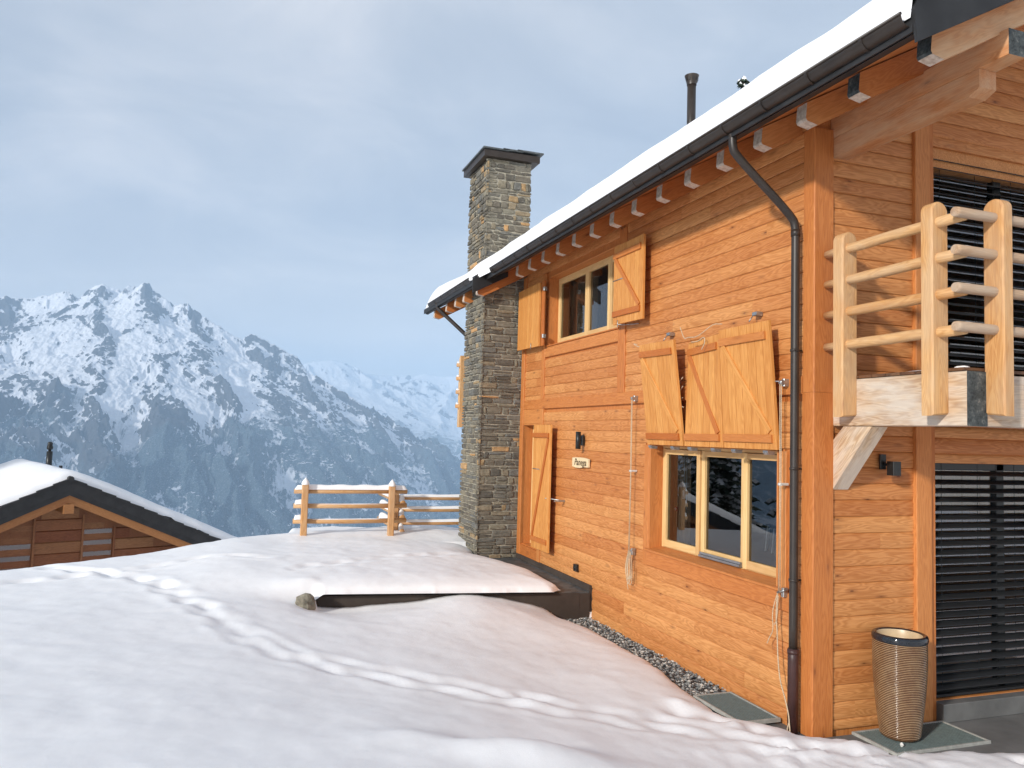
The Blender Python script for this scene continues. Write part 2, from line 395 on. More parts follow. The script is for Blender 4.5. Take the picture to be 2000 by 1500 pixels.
#==PART2==
# ------------------------------------------------------------------ ground snow
CP = [(4.87, 5.53, 0.0), (4.63, 5.85, 0.0), (4.21, 6.51, 0.02), (4.24, 7.59, 0.03), (4.37, 9.48, 0.02), (4.11, 9.81, 0.08), (3.36, 9.65, 0.27), (2.79, 9.61, 0.32), (2.36, 9.71, 0.25), (1.55, 9.85, 0.21), (1.02, 9.82, 0.22), (0.68, 9.62, 0.40), (6.08, 4.66, -0.02), (8, 4.5, -.05), (4.78, 4.92, 0.02), (3.46, 5.03, 0.12), (2.14, 4.82, 0.35), (1.06, 4.61, 0.55), (-0.06, 4.55, 0.7), (-1.02, 4.61, 0.78), (3.91, 5.68, 0.06), (3.14, 6.05, 0.13), (2.44, 6.68, 0.22), (1.74, 7.71, 0.3), (0.71, 7.18, 0.42), (-0.13, 6.93, 0.55), (-0.87, 6.86, 0.62), (-1.57, 6.89, 0.66), (-0.2, 9.01, 0.5), (-1.26, 9.64, 0.52), (-2.28, 9.85, 0.52), (2.05, 9.15, 0.28), (3.12, 8.57, 0.15), (3.66, 7.66, 0.08), (0.31, 8.39, 0.46), (-3.03, 12.95, 0.42), (-2.13, 13.74, 0.45), (-1.1, 13.52, 0.5), (-0.13, 14.15, 0.58), (0.37, 11.29, 0.56), (-0.6, 11.41, 0.52), (-1.8, 11.37, 0.5), (0, 0, .85), (-4, 2, 1.1), (4, 1, .25), (8, 0, -.1), (-4, 9, .75), (-5, 12, .5), (0, -5, 1.0)]
def tps(P):
    P = np.array(P); x, y, z = P.T; K = lambda r: r * r * np.log(r + 1e-9)
    A = K(np.hypot(x[:, None] - x, y[:, None] - y)) + .08 * np.eye(len(P)); Q = np.stack([np.ones(len(P)), x, y], 1)
    Mx = np.block([[A, Q], [Q.T, np.zeros((3, 3))]]); w = np.linalg.solve(Mx, np.concatenate([z, np.zeros(3)]))
    def f(X, Y):
        r = w[-3] + w[-2] * X + w[-1] * Y
        for i in range(len(P)): r = r + w[i] * K(np.hypot(X - x[i], Y - y[i]))
        return r
    return f
GF = tps(CP)
EDGE = [(4.2, 10.3), (4.17, 9.94), (4.38, 9.61), (4.50, 9.31), (4.53, 7.96), (4.30, 6.64), (4.31, 6.11), (4.62, 5.91), (4.70, 5.62), (4.86, 5.53), (5.12, 5.37), (5.2, 5.17), (5.42, 5.06), (5.72, 5.03), (6.33, 4.84), (7.5, 4.6), (12, 4.3)]
T1 = [(-2.55, 12.48), (-1.51, 11.39), (-0.83, 10.52), (-0.37, 9.38), (-0.03, 8.37), (0.2, 7.68), (0.53, 7.14), (1.09, 6.71), (1.66, 6.36), (2.23, 6.08), (3.01, 5.79), (3.78, 5.5), (4.36, 5.23), (5.3, 4.92)]
T2 = [(-2.23, 12.12), (-0.86, 10.81), (-0.51, 10.0), (-0.09, 8.95), (0.25, 7.99), (0.71, 7.25), (1.37, 6.84), (2.13, 6.45), (2.93, 6.1), (3.73, 5.79), (4.29, 5.52)]
T4 = [(-2.52, 10.84), (-2.03, 11.07), (-1.23, 11.53), (-0.3, 11.95), (0.52, 11.79)]
T3 = [(0.88, 10.91), (1.61, 11.29), (2.29, 11.79), (2.78, 11.87), (3.35, 12.19)]
def inside(px, py, poly):
    c = np.zeros(px.shape, bool); n_ = len(poly)
    for i in range(n_):
        (x0, y0), (x1, y1) = poly[i], poly[(i + 1) % n_]
        if y0 == y1: continue
        c ^= ((y0 > py) != (y1 > py)) & (px < (x1 - x0) * (py - y0) / (y1 - y0) + x0)
    return c
BARE = EDGE + [(12, 13.4), (4.2, 13.4)]
def tracks(x, y):
    r = np.zeros(x.shape)
    for pts, dep, w, st in ((T1, .032, .085, .62), (T2, .026, .075, .58), (T4, .035, .10, .55), (T3, .03, .09, .5)):
        d, s = segd(x + .05 * perlin(x * 1.7, y * 1.7, 5), y + .05 * perlin(x * 1.7, y * 1.7, 9), pts)
        lat = np.exp(-(d / w) ** 2); r += -dep * .55 * lat + dep * .25 * np.exp(-((d - w * 2) / (w * .8)) ** 2)
        acc = 0; side = 1; hs_ = np.random.RandomState(len(pts) * 7)
        for (ax, ay), (bx, by) in zip(pts[:-1], pts[1:]):
            L_ = math.hypot(bx - ax, by - ay); u_ = ((bx - ax) / L_, (by - ay) / L_)
            while acc < L_:
                side = -side; o_ = side * (.085 + hs_.uniform(-.02, .02)); qx = ax + u_[0] * acc - u_[1] * o_; qy = ay + u_[1] * acc + u_[0] * o_
                m_ = (np.abs(x - qx) < .5) & (np.abs(y - qy) < .5)
                if m_.any():
                    dx, dy = x[m_] - qx, y[m_] - qy; la = dx * u_[0] + dy * u_[1]; lb = -dx * u_[1] + dy * u_[0]; rr_ = np.sqrt((la / .19) ** 2 + (lb / .10) ** 2)
                    dd_ = dep * hs_.uniform(.35, 1.0); r[m_] += -dd_ * (1 - smooth(.2, 1.25, rr_)) + dd_ * .16 * np.exp(-((rr_ - 1.5) / .35) ** 2)
                acc += st * .5 * hs_.uniform(.85, 1.15)
            acc -= L_
    return r
def base(x, y):
    z = np.where((np.abs(x) < 30) & (y > -20) & (y < 30), 0, 0) + GF(np.clip(x, -5, 9), np.clip(y, -3, 13.5))
    # high bank behind / left of the terrace, then the crest and the slope falling away
    z = z + smooth(9.7, 10.9, y) * np.clip(.62 - z, 0, .3) * smooth(-1.2, .6, x) * (1 - smooth(12, 30, x))
    cy_ = 13.6 + .55 * np.clip(x, -3, 4) - .06 * np.clip(x - 1, 0, 5) ** 2 + np.clip(-x - 3, 0, 60) * -.25
    d = np.clip(y - cy_, 0, None)
    z = z - (d ** 1.35) * .16 * (1 / (1 + d * .02))
    dl = np.clip(-3.4 - x, 0, None); z = z + .05 * np.minimum(dl, 6) * smooth(12, 8, y) - np.clip(x - 9, 0, None) * .05
    return z
def ground(x, y):
    z = base(x, y)
    near = 1 - smooth(14, 22, np.hypot(x, y - 6))
    z = z + near * (.014 * fbm(x * .9, y * .9, 3, 3) + .006 * fbm(x * 2.6 + .6 * y, y * 2.6, 3, 8) + .0025 * fbm(x * 14, y * 14, 2, 12))
    z = z + .35 * (1 - near) * fbm(x * .07, y * .07, 4, 21)
    z = z + tracks(x, y)
    # lumpy shovelled bank in the foreground, small clods
    h = np.exp(-(((x - 1.85) / .55) ** 2 + ((y - 4.72) / .22) ** 2)); z = z + .13 * h * smooth(5.05, 4.78, y)
    h = np.exp(-(((x - 1.15) / .3) ** 2 + ((y - 4.95) / .16) ** 2)); z = z + .05 * h
    for bx, by, s_, a_ in ((3.84, 6.14, .13, -.05), (4.08, 5.94, .10, -.05), (4.3, 5.7, .1, -.04), (3.5, 6.0, .12, -.03), (6.0, 4.62, .06, -.05), (6.3, 4.7, .05, -.05), (6.9, 4.55, .06, -.04), (3.95, 6.35, .1, .03), (4.15, 5.75, .07, .03)):
        z = z + a_ * np.exp(-((x - bx) ** 2 + (y - by) ** 2) / s_ ** 2)
    # trampled snow near the corner
    tr = np.exp(-(((x - 4.6) / 1.2) ** 2 + ((y - 5.0) / .5) ** 2)); z = z + tr * .03 * fbm(x * 5, y * 5, 3, 31)
    return z
def axis(fa, fb, st, lo, hi):
    a = list(np.arange(fa, fb + 1e-6, st)); s = st; p = fb; R = []
    while p < hi: s *= 1.13; p += s; R.append(p)
    s = st; p = fa; L = []
    while p > lo: s *= 1.13; p -= s; L.append(p)
    return np.array(L[::-1] + a + R)
gx = axis(-4.2, 7.6, .045, -160, 45); gy = axis(3.2, 15.5, .045, -70, 230)
GX, GY = np.meshgrid(gx, gy); GZ = ground(GX, GY)
de, _ = segd(GX, GY, EDGE); ins = inside(GX, GY, BARE); sd = np.where(ins, -de, de)
wob = .03 * fbm(GX * 3.1, GY * 3.1, 3, 44)
GZ = np.where(sd + wob > 0, GZ + .075 * (1 - np.exp(-np.clip(sd + wob, 0, None) / .09)) - .02, -.12)
wt_ = smooth(-.1, .95, GX) * np.where(GX < 1.02, smooth(9.68, 10.2, GY), (GY > 9.97) * 1.0) * (GX < 4.9) * (1 - smooth(13.6, 14.6, GY))
def tsurf(x, y):
    z = .635 - .10 * smooth(1.6, 4.4, x) + .018 * fbm(x * .8, y * .8, 3, 4) + .006 * fbm(x * 4, y * 4, 2, 6)
    return z + tracks(x, y) * .8
GZ = GZ * (1 - wt_) + tsurf(GX, GY) * wt_
# under the terrace slab the ground drops away
tl = smooth(1.0, 1.04, GX) * (GY > 9.965) * (GX < 3.98) + (GX >= 3.98) * (GX < 4.9) * (GY > 9.965)
GZ = np.where((tl > 0) & (GY < 13.6), GZ * (1 - tl) + tl * .1, GZ)
ker = 0
ctr = (GX > 4.95) & (GX < 14.5) & (GY > 5.6) & (GY < 16); GZ = np.where(ctr, -.15, GZ)
# make sure snow near the house does not bury gravel and slabs
o = gridmesh('snow_ground', GX, GY, GZ, M_SNOW); tag(o, kind='structure')

# terrace snow slab
tx = np.arange(.76, 4.48, .03); ty = np.arange(9.84, 15.3, .03); TX, TY = np.meshgrid(tx, ty)
TZ = tsurf(TX, TY)
TEDG = [(-1.0, 9.88), (1.02, 9.90), (2.4, 9.91), (3.5, 9.90), (4.14, 9.88), (4.30, 10.02), (4.36, 11.2), (4.22, 11.75), (4.07, 12.25), (3.88, 12.85), (4.05, 13.3), (4.05, 16)]
td, _ = segd(TX, TY, TEDG); tin = inside(TX, TY, TEDG + [(-1, 16)]); tw = .010 * fbm(TX * 3, TY * 3, 3, 50)
ts = np.where(tin, td, -td) + tw
prof = np.sqrt(np.clip(1 - (1 - np.clip(ts / .55, 0, 1)) ** 2, 0, 1))
low = .48 - .03 * TX + .035
TZ2 = np.where(ts > 0, low + (TZ - low) * (.08 + .92 * prof), low)
gw_ = smooth(-.1, .95, TX) * smooth(9.68, 10.2, TY) * (1 - smooth(13.6, 14.6, TY)); gm_ = (ground(TX, TY) + .055) * (1 - gw_) + TZ * gw_; bl_ = smooth(1.0, 1.14, TX); TZ2 = gm_ * (1 - bl_) + TZ2 * bl_ + .002
XC, YC = TX[:-1, :-1], TY[:-1, :-1]; kp = (XC > .77) & (ts[:-1, :-1] > -.045) & (ts[1:, 1:] > -.045) & (ts[:-1, 1:] > -.045) & (ts[1:, :-1] > -.045)
o = gridmesh('terrace_snow', TX, TY, TZ2, M_SNOW, keep=kp); tag(o, kind='structure')
# patio slab under the overhang
M = MB(); box(M, (4.86, 4.3, -.2), (9, 5.52, 0.0), 'x', c=.002)
tag(M.build('patio', M_PATIO), kind='structure')
# ground base under gravel
M = MB(); box(M, (4.1, 5.5, -.3), (4.86, 10.2, -.035), 'y', c=.002)
tag(M.build('bare_earth', M_PATIO), kind='structure')

# gravel: one object, many small stones
M = MB()
ico = [(0, 0, 1), (.9, 0, .3), (.28, .85, .3), (-.72, .53, .25), (-.72, -.53, .3), (.28, -.85, .28), (0, 0, -.5)]
icf = [(0, 1, 2), (0, 2, 3), (0, 3, 4), (0, 4, 5), (0, 5, 1), (6, 2, 1), (6, 3, 2), (6, 4, 3), (6, 5, 4), (6, 1, 5)]
for i in range(3400):
    y = random.uniform(5.95, 10.0); x = random.uniform(4.22, 4.80)
    if 5.9 < y < 6.72 and x > 4.2: continue
    s = random.uniform(.010, .026); a = random.uniform(0, 6.28); ca, sa = math.cos(a), math.sin(a)
    st = random.uniform(.6, 1.3); zz_ = -.03 + random.uniform(0, .03)
    M.add([(x + s * (ca * p[0] * st - sa * p[1]), y + s * (sa * p[0] * st + ca * p[1]), zz_ + s * p[2] * random.uniform(.5, .9)) for p in ico], icf, None, random.random() ** 1.3)
tag(M.build('gravel', M_GRAV), label='grey gravel strip along the foot of the wooden wall', cat='gravel', kind='stuff')

#==PART3==
# ================================================================== the wooden chalet
GP = 5.585; WX = 4.8
house = empty('chalet', (4.8, 5.585, 0), 'large orange larch chalet with snowy roof, stone chimney and corner balcony on the right', 'house')
H_LOW = (6.05, 8.44, 1.17, 2.44); H_UP = (9.34, 11.88, 3.97, 5.12); H_DOOR = (12.10, 12.90, .62, 2.69)
trimcuts = [H_LOW, H_UP, H_DOOR, (5.4, 6.05, .97, 2.46), (8.44, 8.56, .97, 2.46), (5.83, 8.56, .97, 1.17), (5, 14, 2.94, 3.10), (11.96, 12.08, 2.69, 5.2), (11.96, 12.08, .41, .62), (9.13, 9.34, 3.1, 5.3), (9.13, 12.08, 3.79, 3.97), (12.88, 13.1, 0, 6), (12.0, 13.0, .40, .62), (9.34, 11.96, 5.12, 5.2)]
trimcuts[3] = (5.83, 6.05, 1.17, 2.46)
M = MB()
siding(M, WX, 'y', 5.70, 13.0, -.04, 5.42, trimcuts + [(10.0, 13.1, -1, .44), (9.98, 10.02, -1, .44)], -1)
siding(M, GP, 'x', 5.0, 5.93, .02, 5.62, [], -1)
siding(M, GP + .015, 'x', 6.192, 8.8, 2.352, 2.70, [], -1)
siding(M, GP + .02, 'x', 6.19, 13.0, 5.398, 8.0, [], -1, ztop=lambda z: 4.99 + (z - 5.36) / .54)
M.build('siding', M_SIDE, house)
M = MB()
slab(M, 4.822, 'y', 5.62, 13.0, -.1, 5.44, [H_LOW, H_UP, H_DOOR], .16, 1)
slab(M, 5.607, 'x', 4.84, 14.2, -.1, 5.6, [(6.19, 8.6, .17, 2.35), (6.19, 8.6, 2.9, 5.40)], .12, 1)
slab(M, 14.0, 'y', 5.62, 13.0, -.1, 5.5, [], .2, 1); slab(M, 13.0, 'x', 4.84, 14.2, -.1, 5.6, [], .15, 1)
for zz0 in (-.1, 2.66): box(M, (4.99, 5.74, zz0), (14, 12.99, zz0 + .12), 'x')
for zz0 in (5.25,): box(M, (4.99, 5.74, zz0), (14, 12.99, zz0 + .08), 'x')
box(M, (8.6, 5.75, 0), (8.7, 12.95, 5.2), 'z'); 
M.build('wall_core', M_TRIM, house)
# gable triangle infill under the roof
M = MB()
for gy0 in (5.64, 12.9):
    M = MB(); extrude(M, V(0, gy0, 0), Y_, .1, X_, Z_, [(4.9, 5.2), (4.9, 5.42), (9.6, 8.1), (14.3, 5.42), (14.3, 5.2)]); M.build('gable_wall', M_SIDE, house)
# lobby: interior back walls so the rooms read dark and warm
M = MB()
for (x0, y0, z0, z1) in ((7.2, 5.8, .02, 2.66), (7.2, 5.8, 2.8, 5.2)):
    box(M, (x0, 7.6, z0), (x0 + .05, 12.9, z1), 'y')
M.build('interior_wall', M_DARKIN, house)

# --- trim boards on the long wall
def trim(a, b, ax, name='trim_board', mat=M_TRIM, tn=None, c=.006):
    M = MB(); box(M, a, b, ax, c=c, tn=tn); return M.build(name, mat, house)
px_ = 4.778  # proud face
trim((px_, 5.72, 2.94), (4.83, 12.88, 3.10), 'y', 'tie_beam')
trim((px_ - .006, 12.88, -.05), (4.84, 13.03, 5.30), 'z', 'corner_post')
trim((px_ + .004, 12.0, .41), (4.83, 12.88, .60), 'y', 'door_sill')
trim((px_, 11.96, .41), (4.83, 12.09, 2.94), 'z', 'stud')
trim((px_ + .004, 12.09, 2.69), (4.83, 12.88, 2.94), 'y', 'door_header')
trim((px_, 11.96, 3.10), (4.83, 12.09, 5.20), 'z', 'stud')
trim((px_, 9.13, 3.10), (4.83, 9.33, 5.30), 'z', 'stud')
trim((px_ + .004, 9.33, 3.79), (4.83, 11.96, 3.955), 'y', 'window_apron')
trim((px_ + .004, 8.44, .97), (4.83, 8.555, 2.42), 'z', 'window_casing')
trim((px_ + .004, 5.93, 1.155), (4.83, 6.03, 2.42), 'z', 'window_casing')
trim((px_ - .004, 5.82, .975), (4.83, 8.44, 1.145), 'y', 'window_apron')
# jambs (reveals)
M = MB()
def jambs(h, M, d0=4.79, d1=5.0, t=.02):
    y0, y1, z0, z1 = h
    box(M, (d0, y1 - t, z0), (d1, y1, z1), 'z'); box(M, (d0, y0, z0), (d1, y0 + t, z1), 'z'); box(M, (d0, y0, z1 - t), (d1, y1, z1), 'y')
for h_ in (H_LOW, H_UP, H_DOOR): M = MB(); jambs(h_, M); M.build('window_reveal', M_TRIM, house)
# corner post: lower and upper halves
M = MB(); box(M, (4.776, 5.562, -.02), (5.0, 5.715, 2.95), 'z', c=.008); M.build('corner_post', M_TRIM, house)
M = MB(); box(M, (4.779, 5.565, 2.952), (4.997, 5.712, 5.34), 'z', c=.008); M.build('corner_post', M_TRIM, house)
M = MB(); box(M, (4.774, 5.62, .0), (4.79, 5.622, 5.3), 'z', c=.0001)
# gable posts
M = MB(); box(M, (5.93, 5.545, .0), (6.115, 5.70, 5.62), 'z', c=.006); M.build('door_post', M_TRIM, house)
M = MB(); box(M, (6.13, 5.575, .0), (6.19, 5.72, 5.60), 'z', c=.005); M.build('door_post', M_TRIM, house)

# --- windows
def frame_rect(M, x, y0, y1, z0, z1, w=.055, d=.05, wb=None):
    wb = wb or w
    box(M, (x, y0, z0), (x + d, y0 + w, z1), 'z', c=.004); box(M, (x, y1 - w, z0), (x + d, y1, z1), 'z', c=.004)
    box(M, (x + .0015, y0 + w, z1 - w), (x + d, y1 - w, z1), 'y', c=.004); box(M, (x + .0015, y0 + w, z0), (x + d, y1 - w, z0 + wb), 'y', c=.004)
def window(h, divs, x, recess, name='window'):
    y0, y1, z0, z1 = h
    M = MB(); frame_rect(M, x, y0 + .02, y1 - .02, z0, z1 - .02, .035, .07)
    fr = M.build(name, M_FRAME, house)
    ys = [y0 + .055] + divs + [y1 - .055]
    for i in range(len(ys) - 1):
        a, b = ys[i] + .003, ys[i + 1] - .003; dx = recess[i]
        M = MB(); frame_rect(M, x - .012 + dx, a, b, z0 + .04, z1 - .06, .062, .05, .085)
        M.build('sash', M_FRAME, fr)
        M = MB(); M.add([(x + .02 + dx, a + .06, z0 + .12), (x + .02 + dx, b - .06, z0 + .12), (x + .02 + dx, b - .06, z1 - .12), (x + .02 + dx, a + .06, z1 - .12)], [(3, 2, 1, 0)])
        M.build('pane', M_GLASS, fr)
    return fr
wl = window(H_LOW, [6.80, 7.60], 4.965, [0, .022, 0])
M = MB(); box(M, (4.93, 6.83, 1.21), (4.97, 7.57, 1.235), 'y', c=.003); box(M, (4.945, 6.83, 1.238), (4.968, 7.57, 1.262), 'y', c=.002); M.build('sill_profile', M_ALU, wl)
M = MB(); extrude(M, V(4.752, 5.99, 1.148), Y_, 2.5, X_, Z_, [(0, 0), (0, .022), (.23, .055), (.23, 0)]); M.build('sill', M_TRIM, wl)
wu = window(H_UP, [9.95, 10.72], 4.965, [0, .0, 0])
M = MB(); extrude(M, V(4.765, 9.3, 3.957), Y_, 2.64, X_, Z_, [(0, 0), (0, .018), (.21, .045), (.21, 0)]); M.build('sill', M_TRIM, wu)
wd = window(H_DOOR, [], 4.965, [0])
# curtains and small things on the inner sills
M = MB()
def curtain(M, x, y0, y1, z0, z1, amp=.025, nf=14):
    k = nf * 6; vs = []; fs = []
    for i in range(k + 1):
        t = i / k; y = y0 + (y1 - y0) * t; xx = x + amp * math.sin(t * nf * 2 * math.pi)
        vs += [(xx, y, z0), (xx, y, z1)]
    for i in range(k): fs.append((2 * i, 2 * i + 2, 2 * i + 3, 2 * i + 1))
    M.add(vs, fs, None, 1.0, 0, True)
curtain(M, 5.13, 8.05, 8.42, 1.2, 2.36, .02, 3); M.build('curtain', M_CURT, wl)
M = MB(); curtain(M, 5.16, 10.75, 11.86, 4.0, 5.1, .03, 6); M.build('curtain', M_CURT, wu)
M = MB(); tube(M, [(5.06, 8.08, 2.34), (5.06, 8.08, 1.86)], .004, 6); tube(M, [(5.06, 8.03, 2.34), (5.06, 8.03, 1.6)], .004, 6)
box(M, (5.045, 8.05, 1.80), (5.07, 8.10, 1.90), 'z'); M.build('blind_cord', M_WHITE, wl)

# --- small things standing inside the lower window
def stick(y, top, bot, lab):
    M = MB(); beam(M, (5.10, y + .02, bot), (5.11, y - .005, top), .022, .012, X_, c=.002); o = M.build('white_stick', M_WHITE, None, (5.10, y, bot)); tag(o, lab, 'stick', 'white sticks inside the window')
M_RED = plain('red_enamel', (.35, .02, .02), .4, 0, .1)
stick(6.60, 1.665, 1.405, 'slanting white stick behind the right window pane, the left one of two')
stick(6.50, 1.64, 1.40, 'white stick behind the right window pane, the one nearer the frame edge')
orn = empty('hanging_ornament', (5.10, 8.32, 1.66), 'small red pendant with a white cross hanging behind the left pane of the lower window', 'ornament')
M = MB(); box(M, (5.095, 8.295, 1.635), (5.105, 8.345, 1.685), 'z', c=.003); M.build('pendant', M_RED, orn)
M = MB(); box(M, (5.088, 8.302, 1.655), (5.094, 8.338, 1.665), 'y', c=.001); box(M, (5.0875, 8.315, 1.642), (5.0935, 8.325, 1.678), 'z', c=.001); M.build('cross', M_WHITE, orn)
M = MB(); tube(M, [(5.10, 8.30, 1.44), (5.10, 8.31, 1.6), (5.10, 8.27, 1.9), (5.10, 8.32, 2.3)], .004, 6); M.build('string', M_ROPE, orn)

# --- shutters
def shutter(pts, zdir, brace, name='shutter', mat=M_SHUT, planks=7, t=.028, flip=False):
    """pts: bottom-left, bottom-right, top-right, top-left as seen from outside; planks run up"""
    BL, BR, TR, TL = [Vector(p) for p in pts]
    nrm = (BR - BL).cross(TL - BL).normalized()
    if nrm.x > 0: nrm = -nrm
    M = MB(); Wd = (BR - BL).length
    for i in range(planks):
        a, b = i / planks, (i + 1) / planks
        q = [BL.lerp(BR, a), BL.lerp(BR, b), TL.lerp(TR, b), TL.lerp(TR, a)]
        q[0] += (BR - BL).normalized() * .001; q[3] += (BR - BL).normalized() * .001
        g = rg(); vs = []; gs = []
        L = (q[3] - q[0]).length; w = (q[1] - q[0]).length
        for s_ in (0, 1):
            off = -nrm * t * (1 - s_)
            ins_ = .0025 if s_ else 0
            for k, p in enumerate(q):
                sgn = 1 if k in (0, 3) else -1
                vs.append(p + off + (BR - BL).normalized() * ins_ * sgn); gs.append((g[0] + (L if k > 1 else 0), g[1] + (w if k in (1, 2) else 0), g[2] + s_ * t))
        fs = [(4, 5, 6, 7), (3, 2, 1, 0), (0, 1, 5, 4), (1, 2, 6, 5), (2, 3, 7, 6), (3, 0, 4, 7)]
        M.add(vs, fs, gs, tone(.05))
    ob = M.build(name, mat, house)
    def P(u, v, o=0.0): return BL.lerp(BR, u).lerp(TL.lerp(TR, u), v) + nrm * o
    ud = (BR - BL).normalized(); vd = (TL - BL).normalized()
    if brace:
        (z0, z1, zz) = brace
        for zf in (z0, z1):
            M = MB(); beam(M, P(.015, zf, .011), P(.93, zf, .011), .075, .022, vd, c=.003); M.build('batten', M_BRACE, ob)
        hh = .045 / (TL - BL).length
        if zz:
            M = MB(); a, b = (P(.07, z1 - hh, .010), P(.90, z0 + hh, .010)) if zz > 0 else (P(.90, z1 - hh, .010), P(.07, z0 + hh, .010))
            beam(M, a, b, .062, .020, (b - a).cross(nrm), c=.003); M.build('brace', M_BRACE, ob)
    return ob, P, nrm
sx = 4.655
# near shutter beside upper window, far shutter, tall door shutter
s1, P1, n1 = shutter([(sx, 9.24, 3.985), (sx, 8.44, 3.97), (sx, 8.44, 5.03), (sx, 9.24, 5.03)], 1, (.13, .87, 1), planks=7)
M = MB(); tube(M, [P1(.25, -.012, .03), P1(.25, -.012, -.05), P1(.62, -.02, -.12)], .006, 6); tube(M, [P1(.25, .04, .03), P1(.25, -.05, .03)], .006, 6); M.build('latch', M_STEEL, s1); M = MB(); tube(M, [P1(0, .56, .006), P1(.36, .56, .006)], .006, 6); M.build('bolt', M_STEEL, s1)
s2, P2, n2 = shutter([(sx, 12.95, 3.985), (sx, 11.93, 3.97), (sx, 11.93, 5.03), (sx, 12.95, 5.03)], 1, None, planks=9)
M = MB(); box(M, (sx + .03, 11.80, 3.97), (sx + .055, 11.92, 5.05), 'z', c=.003); M.build('hinge_board', M_BRACE, s2)
for hz_ in (4.12, 4.9):
    M = MB(); box(M, (sx - .0, 11.745, hz_ - .03), (sx + .06, 11.80, hz_ + .03), 'z', c=.006); M.build('hinge', M_STEEL, s2)
M = MB(); tube(M, [(sx - .012, 12.25, 4.05), (sx - .012, 12.25, 3.95)], .006, 6); M.build('latch', M_STEEL, s2)
s3, P3, n3 = shutter([(sx, 12.03, .685), (sx, 11.30, .685), (sx, 11.30, 2.67), (sx, 12.03, 2.67)], 1, (.075, .915, -1), planks=6)
M = MB(); tube(M, [P3(.85, .42, .02), P3(.85, .42, -.02), P3(1.35, .42, -.10)], .008, 6); box(M, (sx - .04, 10.98, 1.50), (sx + .13, 11.0, 1.53), 'x'); M.build('latch', M_STEEL, s3); M = MB(); tube(M, [P3(0.02, .64, .006), P3(.42, .64, .006)], .007, 6); M.build('bolt', M_STEEL, s3)
# three leaves folded up above the lower window, hinged at the lintel
f1, PF1, nf1 = shutter([(4.735, 8.40, 2.43), (4.735, 7.60, 2.43), (4.575, 7.58, 3.61), (4.59, 8.40, 3.63)], 1, (.085, .90, 0), planks=6)
f2, PF2, nf2 = shutter([(4.735, 7.575, 2.43), (4.73, 6.83, 2.43), (4.66, 6.83, 3.60), (4.735, 7.52, 3.58)], 1, (.085, .90, 1), planks=6)
f3, PF3, nf3 = shutter([(4.73, 6.82, 2.43), (4.735, 5.985, 2.43), (4.62, 5.985, 3.63), (4.635, 6.80, 3.63)], 1, (.085, .89, 0), planks=7)
for ob, P in ((f1, PF1), (f3, PF3)):
    # faint diagonal of the leaf, same pale wood
    M = MB(); a, b = P(.08, .86, .009), P(.9, .14, .009); beam(M, a, b, .06, .018, (b - a).cross(nf1), c=.003); M.build('brace', M_SHUT, ob)
for yy, ob in ((8.28, f1), (7.78, f1), (7.42, f2), (6.98, f2), (6.62, f3), (6.12, f3)):
    M = MB(); extrude(M, V(4.70, yy - .035, 2.40), Y_, .07, X_, Z_, [(0, 0), (.015, -.018), (.08, -.02), (.085, .012), (0, .02)]); M.build('hinge', M_STEEL, ob)
# ropes lying over the leaves
def wig(a, b, n_, amp, sag=0.0):
    a, b = Vector(a), Vector(b); out = []
    for i in range(n_ + 1):
        t = i / n_; p = a.lerp(b, t); out.append(p + V(random.uniform(-.3, .3) * amp, random.uniform(-1, 1) * amp, random.uniform(-1, 1) * amp - sag * math.sin(math.pi * t)))
    return out
def smoothpts(p, it=2):
    for _ in range(it):
        q = [p[0]]
        for a, b in zip(p[:-1], p[1:]): q += [a.lerp(b, .25), a.lerp(b, .75)]
        p = q + [p[-1]]
    return p
M = MB(); tube(M, smoothpts([V(4.60, 7.48, 3.74), V(4.63, 7.44, 3.60), V(4.62, 7.36, 3.62), V(4.63, 7.2, 3.60), V(4.62, 7.0, 3.66), V(4.64, 6.9, 3.71), V(4.64, 6.75, 3.69)]), .005, 6)
tube(M, smoothpts([V(4.63, 7.3, 3.56), V(4.62, 7.15, 3.55), V(4.63, 7.05, 3.60), V(4.62, 7.02, 3.52), V(4.63, 7.1, 3.46)]), .005, 6)
M.build('rope', M_ROPE, f2); M = MB(); tube(M, smoothpts([V(4.58, 8.42, 3.64), V(4.56, 8.5, 3.66), V(4.6, 8.40, 3.60), V(4.6, 8.2, 3.62), V(4.6, 8.0, 3.6)]), .005, 6)
M.build('rope', M_ROPE, f1); M = MB(); tube(M, smoothpts([V(4.72, 7.6, 3.2), V(4.69, 7.68, 3.12), V(4.69, 7.72, 2.98), V(4.7, 7.66, 2.9), V(4.72, 7.58, 2.86)]), .006, 6)
tube(M, smoothpts([V(4.72, 7.6, 3.1), V(4.69, 7.72, 2.95), V(4.7, 7.74, 2.92), V(4.72, 7.60, 2.97)]), .005, 6)
M.build('rope', M_ROPE, f2)
for yy, zz_ in ((7.94, 3.725), (6.33, 3.745)):
    M = MB(); box(M, (4.72, yy - .035, zz_ - .02), (4.79, yy + .035, zz_ + .02), 'y', c=.006); tube(M, [(4.71, yy + .01, zz_ - .02), (4.67, yy + .015, zz_ - .08)], .006, 8); M.build('shutter_bracket', M_STEEL, house)

